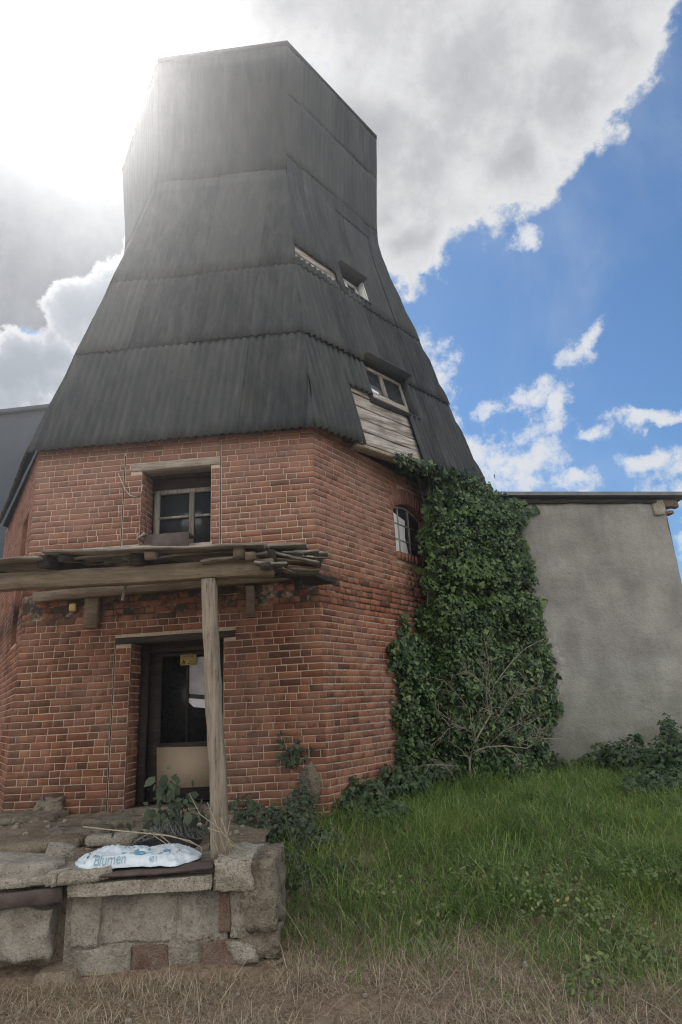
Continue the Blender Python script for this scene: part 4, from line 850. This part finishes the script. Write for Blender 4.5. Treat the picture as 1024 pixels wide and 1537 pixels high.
bush('low_bush', 'low tuft of dark leaves at the foot of the grey wall beside the ivy', 'bush', [(gh(868, 1160, .12), (.34, .25, .17)), (gh(828, 1165, .15), (.25, .22, .2))], 900, .06, M_BRAM)
bush('ground_ivy', 'low ivy spreading over the grass at the foot of the brick wall', 'ivy', [(gh(545, 1225, .2), (.34, .22, .19)), (gh(600, 1208, .24), (.38, .25, .22)), (gh(655, 1195, .24), (.38, .25, .2)), (gh(520, 1235, .08), (.16, .18, .12)), (gh(580, 1235, .1), (.3, .22, .13)), (gh(720, 1180, .12), (.4, .25, .17))], 3600, .058, M_BRAM, IVYT, IVYF3)
WK = dict(stems=False, droop=-.1)
bush('weed_patch', 'bright green patch of broad-leaved weeds in the dry grass at lower right', 'weeds', [(hz(900, 1455, .08), (.24, .22, .13)), (hz(960, 1445, .08), (.24, .22, .13)), (hz(1005, 1450, .08), (.2, .2, .12)), (hz(880, 1490, .06), (.14, .12, .09)), (hz(935, 1415, .1), (.24, .2, .12))], 1500, .034, M_WEED, **WK)
bush('weed_patch', 'pale weeds scattered in the green grass right of centre', 'weeds', [(hz(800, 1315, .36), (.4, .4, .09)), (hz(850, 1345, .3), (.4, .35, .08)), (hz(900, 1370, .25), (.3, .3, .08)), (hz(700, 1305, .33), (.3, .3, .06)), (hz(960, 1300, .38), (.4, .4, .08)), (hz(560, 1330, .3), (.3, .3, .05)), (hz(640, 1370, .22), (.25, .25, .05))], 1300, .032, M_WEED, **WK)
bush('weed_patch', 'tangle of small-leaved weeds right of the post below the brick', 'weeds', [(gh(385, 1278, .2), (.26, .22, .2)), (gh(440, 1275, .2), (.26, .22, .2)), (gh(478, 1290, .12), (.2, .2, .14)), (gh(365, 1255, .2), (.16, .16, .17)), (gh(455, 1240, .28), (.14, .1, .22)), (gh(430, 1305, .07), (.2, .18, .1))], 2300, .040, M_NET, IVYT, IVYF3, False)
bush('weed_patch', 'dark weeds beside the right end of the block wall', 'weeds', [(gh(450, 1335, .05), (.18, .2, .09)), (gh(510, 1312, .05), (.25, .22, .09))], 500, .04, M_BRAM, stems=False)
# broad leaved plant in front of the door
npx = [(232, 1230), (250, 1215), (270, 1205), (290, 1215), (300, 1240), (270, 1240), (240, 1245), (310, 1230), (262, 1190), (255, 1225), (285, 1235)]
nb = thing('nettle_plant', 'large-leaved nettle plant growing in front of the door', 'plant', hz(275, 1262, .66)); mb = MB(); P = []; N = []
for i, (x, y) in enumerate(npx):
    p = hy(x, y, 5.55+.05*(i % 4)); b0 = np.array(hz(275, 1258, .64))+rng.normal(0, .05, 3)*[1, 1, 0]; mb.tube([b0, (b0+p)/2+[0, 0, .05], p], .006, .003, 5)
    for j in range(15): P.append(p+rng.normal(0, 1, 3)*[.085, .08, .07]); N.append([rng.normal(0, .3), -.7, .6])
tall = [hy(x, y, 5.5) for x, y in ((275, 1250), (268, 1225), (258, 1195), (252, 1178), (248, 1163))]; mb.tube(tall, .006, .003, 5)
for q_ in tall[1:]:
    for j in range(7): P.append(q_+rng.normal(0, 1, 3)*[.05, .04, .035]); N.append([rng.normal(0, .4), -.6, .5])
mb.build('stem', M_NET, nb); leafobj('foliage', np.array(P), np.array(N), rng.uniform(.05, .12, len(P)), M_NET, nb, T=OVT*np.array([1, 1.15, 1]), F3=OVF3, droop=.9)
wp = thing('wall_seedling', 'small leafy seedling sprouting from the brick wall right of the post', 'plant', FP.P(*FP.at(440, 1165), .01)); mb = MB()
mb.tube([FP.P(*FP.at(x, y), o_) for x, y, o_ in ((438, 1172, 0), (436, 1150, .05), (432, 1125, .06), (425, 1098, .06))], .004, .002, 4); mb.build('stem', M_TWIG, wp)
P = np.array([FP.P(*FP.at(x, y), rng.uniform(.02, .10)) for x, y in zip(rng.normal(440, 12, 75), rng.normal(1132, 10, 75))]+[FP.P(*FP.at(x, y), .05) for x, y in zip(rng.normal(424, 4, 8), rng.uniform(1095, 1120, 8))])
leafobj('foliage', P, np.tile(FP.n, (len(P), 1)), rng.uniform(.035, .075, len(P)), M_NET, wp, T=IVYT, F3=IVYF3)
# bits of fallen render on the wall foot
mb = MB(); c = FP.at(465, 1172); mb.add([FP.P(c[0]-.13, c[1]-.2, .006), FP.P(c[0]+.1, c[1]-.22, .006), FP.P(c[0]+.12, c[1]+.02, .006), FP.P(c[0]+.03, c[1]+.2, .006), FP.P(c[0]-.1, c[1]+.1, .006)], [(0, 1, 2, 3, 4)]); solid(mb.build('render_patch', M_CONCD, mill), .008)
# dead shrub in front of the ivy
def zz(*p): return [(600+x/4.096, 950+y/4.096) for x, y in p]
br = [zz((430, 770), (470, 660), (520, 570), (565, 490), (565, 420), (550, 385), (590, 310), (640, 240), (700, 165), (780, 90), (890, 35)),
      zz((565, 490), (545, 470), (530, 340), (550, 200), (535, 110), (520, 30)), zz((550, 385), (510, 310), (440, 250), (380, 235)), zz((440, 250), (410, 230), (405, 180)),
      zz((430, 770), (480, 720), (540, 700), (650, 695), (780, 710), (830, 680), (880, 650), (1010, 650)), zz((540, 700), (640, 600), (740, 555), (800, 555), (860, 600), (930, 635)), zz((800, 555), (850, 520), (870, 490)), zz((740, 555), (790, 520), (815, 485)),
      zz((560, 580), (620, 500), (670, 410), (720, 370), (830, 340), (920, 365), (1000, 415)), zz((670, 410), (690, 360), (700, 300)), zz((720, 370), (750, 340), (770, 280)), zz((700, 380), (785, 372)), zz((830, 340), (870, 320)),
      zz((440, 610), (400, 590), (360, 568), (300, 590), (240, 655), (190, 690)), zz((450, 650), (440, 560), (430, 470), (340, 360), (270, 290), (135, 260)), zz((360, 568), (290, 520), (230, 495), (215, 400)), zz((260, 520), (310, 565), (360, 568)),
      zz((370, 820), (280, 812), (180, 808), (80, 825)), zz((320, 860), (250, 785)), zz((640, 700), (720, 750), (740, 790), (770, 845)), zz((700, 690), (780, 660), (830, 620), (910, 600)), zz((650, 640), (700, 620), (760, 570)), zz((440, 790), (380, 720), (300, 660)), zz((520, 570), (520, 480), (555, 440)), zz((510, 300), (520, 230), (520, 180)), zz((540, 280), (565, 200), (565, 150)), zz((470, 690), (450, 560), (500, 480), (540, 400)), zz((830, 680), (885, 640), (885, 590))]
sh = thing('dead_shrub', 'bare leafless grey shrub in front of the ivy', 'shrub', hy(705, 1150, 8.35)); mb = MB(); tw = MB()
for i, L in enumerate(br):
    y0 = 8.35 if i else 8.35; pts_ = [hy(x, y, 8.35-.035*j*(1 if i % 2 else -.6)-.03*(i % 3)*min(j, 1)) for j, (x, y) in enumerate(L)]
    if i in (0, 4): mb.tube([hy(705, 1165, 8.35)]+pts_, .014, .0035, 6)
    else: tw.tube(pts_, .0058, .0018, 5)
r = random.Random(21)
for L in br:                                  # fine side twigs
    for q_ in range(len(L)*3):
        i = r.randrange(len(L)-1); f_ = r.random(); p0 = np.array(L[i])+(np.array(L[i+1])-np.array(L[i]))*f_; dd = np.array(L[i+1])-np.array(L[i]); dd = dd/(np.linalg.norm(dd)+1e-6); a_ = r.choice([-1, 1])*r.uniform(.4, 1.1); d2 = np.array([dd[0]*math.cos(a_)-dd[1]*math.sin(a_), dd[0]*math.sin(a_)+dd[1]*math.cos(a_)]); l_ = r.uniform(5, 22)
        y0 = 8.33-r.uniform(0, .15); tw.tube([hy(*p0, y0), hy(*(p0+d2*l_*.5), y0-.03), hy(*(p0+d2*l_+np.array([r.uniform(-3, 3), -r.uniform(0, 4)])), y0-r.uniform(0, .08))], .0028, .0012, 4)
mb.build('stem', M_TWIG, sh); tw.build('twig', M_TWIG, sh)
# ------------------------------------------------------------------ grass
def blades(P, L, wd, lean, curl, mat, name):
    n = len(P); az = rng.uniform(0, 2*np.pi, n); d = np.stack([np.cos(az), np.sin(az), np.zeros(n)], 1); sd_ = np.stack([-d[:, 1], d[:, 0], np.zeros(n)], 1); Vv = []
    tw_ = rng.uniform(-1, 1, (n, 1)); sd_ = unit(sd_+d*tw_)
    for f in (0, .4, .75, 1.):
        h = L*np.sin(np.minimum(lean+curl*f, 2.6)*.0+np.pi/2-np.minimum(lean+curl*f*.5, 1.55))*f
        o = L*np.sin(np.minimum(lean+curl*f*.5, 1.55))*f; p = P+d*o[:, None]; p[:, 2] += h+.004
        if f < 1: k_ = (wd*(1-f*.55))[:, None]; Vv += [p-sd_*k_, p+sd_*k_]
        else: Vv.append(p)
    V = np.stack(Vv, 1).reshape(-1, 3); b_ = (np.arange(n)*7)[:, None]
    T = np.array([(0, 1, 3), (0, 3, 2), (2, 3, 5), (2, 5, 4), (4, 5, 6)]); Fx = (T.reshape(1, -1)+b_).reshape(-1, 3).astype(np.int32)
    return link(name, mesh_np(name, V, Fx), mat)
def gpts(n, x0, x1, y0, y1, power=1.):
    x = rng.uniform(x0, x1, n); y = y0+(y1-y0)*rng.random(n)**power; return x, y
def placed(x, y):
    z = gz(x, y)+np.array([.035*nz((a, b_, 0), 1.3)+.012*nz((a, b_, 5), 6.) for a, b_ in zip(x, y)]); return np.stack([x, y, z], 1)
def keep(x, y):
    ok = ~((x < -.62) & (y > 4.5) & (y < 5.15)) & ~((x < -.80) & (y >= 5.15)); f_ = (np.stack([x, y, 0*x], 1)-FP.o)@FP.n; rr = (np.stack([x, y, 0*x], 1)-RP.o)@RP.n
    return ok & ((f_ > .03) | (x > G1[0])) & ((rr > .03) | (x < G1[0])) & (y < GY-.05)
def green(x, y): return np.array([nz((a, b_, 1.7), .8, 3)*.9+np.interp(b_+.30*a, [3.3, 4.1, 5.0, 5.9], [-1.2, -.35, .35, 1.])+np.interp(a, [-.7, .3, 1.2], [-.55, -.1, .1]) for a, b_ in zip(x, y)])
x, y = gpts(150000, -.9, 7.2, 3.4, 9.9, 1.25); m = keep(x, y); x, y = x[m], y[m]; g = green(x, y); m = g+rng.normal(0, .25, len(x)) > 0; x, y, g = x[m], y[m], g[m]
tuft = np.array([nz((a, b_, 3), 1.7, 3) for a, b_ in zip(x, y)]); Lg = np.interp(y, [3.5, 5, 6.5, 9], [.08, .13, .20, .24])*(1+.8*np.clip(tuft, -.5, .9))*rng.uniform(.5, 1.35, len(x))
tag(blades(placed(x, y), Lg, np.interp(y, [3.5, 9], [.0018, .0042])*rng.uniform(.7, 1.3, len(x)), np.abs(rng.normal(.35, .35, len(x))), rng.uniform(.3, 2.2, len(x)), M_GRASS, 'grass'), 'long green grass in front of the ivy and grey wall', 'grass', kind='stuff')
x, y = gpts(45000, -.7, 7, 5.0, 9.4); m = keep(x, y); x, y = x[m], y[m]; g = green(x, y); tuft = np.array([nz((a, b_, 9), 1.1, 2) for a, b_ in zip(x, y)]); m = (tuft > .08) & (g > .3); x, y = x[m], y[m]
tag(blades(placed(x, y), rng.uniform(.25, .5, len(x)), rng.uniform(.0022, .004, len(x)), np.abs(rng.normal(.4, .3, len(x))), rng.uniform(1.2, 2.6, len(x)), M_GRASS, 'tall_grass'), 'taller arching tufts of green grass', 'grass', kind='stuff')
x, y = gpts(230000, -4.2, 6.0, 3.0, 6.8, 1.2); m = keep(x, y); x, y = x[m], y[m]; g = green(x, y); m = g-rng.normal(0, .35, len(x)) < .35; x, y = x[m], y[m]
tuft = np.array([nz((a, b_, 13), 2.1, 3) for a, b_ in zip(x, y)]); m = rng.random(len(x)) < np.clip(.75+tuft*.9, .2, 1); x, y, tuft = x[m], y[m], tuft[m]
tag(blades(placed(x, y), rng.uniform(.03, .12, len(x))*(1+.7*np.clip(tuft, -.4, 1)), rng.uniform(.0011, .0026, len(x)), np.abs(rng.normal(.95, .4, len(x))), rng.uniform(.2, 1.4, len(x)), M_STRAW, 'dry_grass'), 'short dry straw-coloured grass in the foreground', 'grass', kind='stuff')
x, y = gpts(5000, -1.0, 6.5, 3.4, 7.2); m = keep(x, y); x, y = x[m], y[m]
tag(blades(placed(x, y)+[0, 0, .02], rng.uniform(.12, .34, len(x)), rng.uniform(.0012, .0022, len(x)), np.abs(rng.normal(.9, .35, len(x))), rng.uniform(.2, 1.2, len(x)), M_STRAW, 'straw_stalks'), 'scattered long straw stalks in the grass', 'grass', kind='stuff')
n = 900; x = rng.uniform(-4, -.95, n); y = rng.uniform(4.65, 7.2, n); P = np.stack([x, y, [phz(a, b_) for a, b_ in zip(x, y)]], 1)
tag(blades(P, rng.uniform(.05, .16, n), rng.uniform(.0012, .0025, n), rng.uniform(1.2, 1.5, n), rng.uniform(0, .3, n), M_STRAW, 'straw_litter'), 'dry straw litter on the platform', 'straw', kind='stuff')
mb = MB(); r = random.Random(12)             # pebbles and crumbs
for i in range(125):
    if i < 90: x, y = r.uniform(-3.8, -1.0), r.uniform(4.7, 7.2); z = phz(x, y)
    else: x, y = r.uniform(-3.5, 3), r.uniform(3.4, 5.0); z = gzn(x, y); 
    if i >= 90 and x < -.6 and y > 4.45: continue
    s0 = r.uniform(.008, .03) if i >= 90 else r.uniform(.012, .05); mb.rock((x, y, z+s0*.2), (s0*1.5, s0*1.2, s0), 2, .3, .5, seed=i, fq=20)
tag(mb.build('rubble_crumbs', M_CONCL), 'small crumbs of stone and mortar scattered on platform and soil', 'rubble', kind='stuff')
# ------------------------------------------------------------------ sun, sky, air
SUN = ray(100, 70); elev = math.asin(SUN[2]); azim = math.atan2(SUN[0], SUN[1])
sl_ = bpy.data.lights.new('sun', 'SUN'); sl_.energy = 5.; sl_.angle = math.radians(.6); sl_.color = (1, .95, .88)
so = bpy.data.objects.new('sun', sl_); COL.objects.link(so); so.rotation_euler = Vector(SUN).to_track_quat('Z', 'Y').to_euler()
wd_ = bpy.data.worlds.new('World'); S.world = wd_; wd_.use_nodes = True; t = wd_.node_tree; t.nodes.clear()
def N_(ty, **kk):
    o = t.nodes.new(ty)
    for a, v in kk.items(): setattr(o, a, v)
    return o
def Mth(op, *a, clamp=False):
    o = N_('ShaderNodeMath', operation=op, use_clamp=clamp)
    for i, v in enumerate(a):
        if isinstance(v, (int, float)): o.inputs[i].default_value = v
        else: t.links.new(v, o.inputs[i])
    return o.outputs[0]
def VM(op, *a):
    o = N_('ShaderNodeVectorMath', operation=op)
    for i, v in enumerate(a):
        if isinstance(v, tuple): o.inputs[i].default_value = v
        else: t.links.new(v, o.inputs[i])
    return o
def MixC(f, a, b_, mode='MIX'):
    o = N_('ShaderNodeMix', data_type='RGBA', blend_type=mode)
    for v, i in ((f, 0), (a, 6), (b_, 7)):
        if isinstance(v, (int, float)): o.inputs[i].default_value = v
        elif isinstance(v, tuple): o.inputs[i].default_value = (*v, 1)
        else: t.links.new(v, o.inputs[i])
    return o.outputs[2]
def Noi(vec, sc, det, rough, lac=2., dist=0):
    o = N_('ShaderNodeTexNoise'); o.inputs['Scale'].default_value = sc; o.inputs['Detail'].default_value = det; o.inputs['Roughness'].default_value = rough; o.inputs['Lacunarity'].default_value = lac; o.inputs['Distortion'].default_value = dist
    t.links.new(vec, o.inputs['Vector']); return o
def MR(v, a, b_, c=0., d=1., st=True):
    o = N_('ShaderNodeMapRange', interpolation_type='SMOOTHSTEP' if st else 'LINEAR'); o.inputs[1].default_value = a; o.inputs[2].default_value = b_; o.inputs[3].default_value = c; o.inputs[4].default_value = d; t.links.new(v, o.inputs[0]); return o.outputs[0]
STR = .1
sky = N_('ShaderNodeTexSky', sky_type='NISHITA'); sky.sun_disc = False; sky.sun_elevation = elev; sky.sun_rotation = azim; sky.air_density = 1.; sky.dust_density = .6; sky.ozone_density = 1.6
dirv = N_('ShaderNodeTexCoord').outputs['Generated']
sx = N_('ShaderNodeSeparateXYZ'); t.links.new(dirv, sx.inputs[0]); X_, Y_, Z_ = sx.outputs
den = Mth('ADD', Mth('MAXIMUM', Y_, -.9), 1.); cb = N_('ShaderNodeCombineXYZ'); t.links.new(Mth('DIVIDE', X_, den), cb.inputs[0]); t.links.new(Mth('DIVIDE', Z_, den), cb.inputs[1]); PP = cb.outputs[0]
n0 = Noi(dirv, 5., 3, .55); wv = VM('MULTIPLY', VM('SUBTRACT', n0.outputs['Color'], (.5, .5, .5)).outputs[0], (.10, .10, .10)).outputs[0]
n1 = Noi(dirv, 13., 6, .6); wv2 = VM('MULTIPLY', VM('SUBTRACT', n1.outputs['Color'], (.5, .5, .5)).outputs[0], (.035, .035, .035)).outputs[0]
PW = VM('ADD', VM('ADD', PP, wv).outputs[0], wv2).outputs[0]
def sP(x, y): d = ray(x, y); return np.array([d[0]/(1+d[1]), d[2]/(1+d[1])])
def blob(x, y, rx, ry, ang=0):               # cloud mass: an ellipse fixed in the sky
    c = sP(x, y); a = math.radians(ang); e1 = sP(x+rx*math.cos(a)*.2, y+rx*math.sin(a)*.2)-c; e2 = sP(x-ry*math.sin(a)*.2, y+ry*math.cos(a)*.2)-c
    mp = N_('ShaderNodeMapping', vector_type='TEXTURE'); mp.inputs['Location'].default_value = (*c, 0); mp.inputs['Rotation'].default_value = (0, 0, math.atan2(e1[1], e1[0])); mp.inputs['Scale'].default_value = (np.linalg.norm(e1)*5, np.linalg.norm(e2)*5, 1)
    t.links.new(PW, mp.inputs[0]); return Mth('SUBTRACT', 1., VM('LENGTH', mp.outputs[0]).outputs['Value'])
def smax(L, kk=.25):
    o = L[0]
    for q_ in L[1:]: o = Mth('SMOOTH_MAX', o, q_, kk)
    return o
big = smax([blob(*q_) for q_ in ((420, -40, 560, 230, 8), (700, 120, 260, 160, -35), (900, 0, 200, 150, -45), (560, 220, 200, 190, 20), (760, 230, 100, 90, -30), (600, 360, 70, 90, 30), (60, 260, 330, 330, 0), (-150, 400, 260, 160, 0), (860, 140, 130, 70, -52))], .2)
cum = smax([blob(*q_) for q_ in ((40, 570, 110, 70, -10), (150, 470, 70, 95, 25), (95, 550, 60, 50, 0), (200, 395, 40, 50, 0), (-60, 610, 120, 60, 0), (130, 455, 40, 45, 0))], .15)
sm = smax([blob(*q_) for q_ in ((658, 545, 62, 52, 10), (770, 700, 95, 50, -20), (815, 620, 95, 26, -48), (800, 590, 80, 20, -20), (870, 545, 50, 22, -35), (720, 690, 60, 40, 0), (870, 662, 40, 16, -10), (955, 692, 40, 20, -15), (1010, 710, 60, 45, -10), (1020, 760, 80, 70, 0), (860, 742, 60, 18, 0), (765, 355, 30, 18, 20), (690, 600, 35, 15, 50), (970, 630, 120, 12, -14), (1040, 810, 40, 80, 0), (640, 405, 22, 20, 0))], .1)
fb = Noi(dirv, 5.5, 12, .62).outputs['Fac']; fbs = Noi(dirv, 15., 10, .64).outputs['Fac']
Db = Mth('ADD', Mth('MULTIPLY', big, 1.1), Mth('MULTIPLY', Mth('SUBTRACT', fbs, .5), 1.25)); fbc = Noi(dirv, 22., 12, .66).outputs['Fac']; Dc = Mth('ADD', cum, Mth('ADD', Mth('MULTIPLY', Mth('SUBTRACT', fbs, .5), 1.2), Mth('MULTIPLY', Mth('SUBTRACT', fbc, .5), .9))); fbf = Noi(dirv, 30., 14, .72).outputs['Fac']; Ds = Mth('ADD', Mth('MULTIPLY', sm, 1.1), Mth('ADD', Mth('MULTIPLY', Mth('SUBTRACT', fbs, .5), 2.2), Mth('MULTIPLY', Mth('SUBTRACT', fbf, .5), 2.2)))
ab = MR(Db, -.03, .22); ac = MR(Dc, -.05, .16); as_ = MR(Ds, -.05, 1.15, 0., .97)
tex = Noi(dirv, 3.2, 9, .58, 2., .3).outputs['Fac']; texf = Noi(dirv, 9., 9, .62).outputs['Fac']
def Ramp(f, stops):
    o = N_('ShaderNodeValToRGB'); e = o.color_ramp.elements
    while len(e) < len(stops): e.new(.5)
    for q_, (p, c_) in zip(e, stops): q_.position = p; q_.color = (*c_, 1)
    t.links.new(f, o.inputs[0]); return o.outputs[0]
bc = Ramp(Mth('ADD', Mth('MULTIPLY', Db, .75), Mth('ADD', Mth('MULTIPLY', Mth('SUBTRACT', texf, .5), 1.2), Mth('MULTIPLY', Mth('SUBTRACT', tex, .5), .7))), [(0, (.62, .66, .72)), (.16, (.78, .78, .79)), (.42, (.68, .68, .69)), (.62, (.57, .57, .585)), (.95, (.45, .46, .48))])
left = MR(X_, -.08, -.30); bc = MixC(Mth('MULTIPLY', left, MR(tex, .32, .66, .62, 1.)), bc, (.075, .098, .13))
ccol = Ramp(Mth('ADD', Dc, Mth('MULTIPLY', Mth('SUBTRACT', texf, .5), .8)), [(0, (.80, .81, .84)), (.12, (.72, .73, .76)), (.4, (.42, .45, .50)), (.8, (.30, .34, .39))])
scol = Ramp(Ds, [(0, (.62, .69, .78)), (.4, (.86, .87, .89)), (1, (.78, .79, .81))])
K = 1/STR
skc = MixC(1., sky.outputs[0], (1., 1., 1.), 'MULTIPLY'); skym = N_('ShaderNodeMix', data_type='RGBA')
def scale(c, k_): return MixC(1., c, (k_, k_, k_), 'MULTIPLY')
base = MixC(1., sky.outputs[0], (.66, .98, 1.22), 'MULTIPLY')
# thin high veil in the blue
veil = MR(Noi(dirv, 2.2, 8, .6, 2., .6).outputs['Fac'], .48, .76, 0, .3); base = MixC(veil, base, (.62*K, .68*K, .76*K))
c1 = MixC(as_, base, scale(scol, K)); c2 = MixC(ab, c1, scale(bc, K)); c3 = MixC(ac, c2, scale(ccol, K))
# brilliant clouds added unseen behind and above the camera as fill light
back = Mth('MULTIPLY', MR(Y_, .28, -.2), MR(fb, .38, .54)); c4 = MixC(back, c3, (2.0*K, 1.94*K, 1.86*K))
# aureole round the hidden sun
dt = VM('DOT_PRODUCT', dirv, tuple(float(v) for v in SUN)).outputs['Value']
au = Mth('ADD', Mth('MULTIPLY', Mth('POWER', Mth('MAXIMUM', dt, 0.), 300.), 1.4), Mth('ADD', Mth('MULTIPLY', Mth('POWER', Mth('MAXIMUM', dt, 0.), 60.), .30), Mth('MULTIPLY', Mth('POWER', Mth('MAXIMUM', dt, 0.), 14.), .03)))
c5 = MixC(1., c4, scale(MixC(1., (1., .99, .97), MixC(0., (1., 1., 1.), (1., 1., 1.)), 'MULTIPLY'), 0.), 'ADD')
auc = N_('ShaderNodeCombineXYZ'); 
for i, kq in enumerate((1., .99, .97)): t.links.new(Mth('MULTIPLY', au, kq*K), auc.inputs[i])
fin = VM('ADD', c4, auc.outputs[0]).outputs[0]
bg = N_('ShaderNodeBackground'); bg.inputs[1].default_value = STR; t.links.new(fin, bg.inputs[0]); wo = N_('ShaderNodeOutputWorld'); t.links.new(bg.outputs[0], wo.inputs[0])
# sunlit air
HAZE = .0036
if HAZE:
    hm = bpy.data.materials.new('air'); hm.use_nodes = True; ht = hm.node_tree; ht.nodes.clear(); ho = ht.nodes.new('ShaderNodeOutputMaterial'); pv = ht.nodes.new('ShaderNodeVolumePrincipled')
    pv.inputs['Color'].default_value = (.93, .95, 1, 1); pv.inputs['Density'].default_value = HAZE; pv.inputs['Anisotropy'].default_value = .84; ht.links.new(pv.outputs[0], ho.inputs['Volume'])
    mb = MB(); mb.box((-92, -92, -1.6), (184, 0, 0), (0, 204, 0), (0, 0, 16.4)); tag(mb.build('haze', hm), 'sunlit haze in the air', 'haze', kind='stuff')
S.view_settings.view_transform = 'Standard'; S.view_settings.look = 'None'; S.view_settings.exposure = 0.; S.view_settings.gamma = 1
S.cycles.use_denoising = True; S.cycles.denoising_prefilter = 'NONE'; S.cycles.filter_width = 1.1; S.cycles.max_bounces = 6; S.cycles.volume_bounces = 0; S.cycles.caustics_reflective = False; S.cycles.caustics_refractive = False
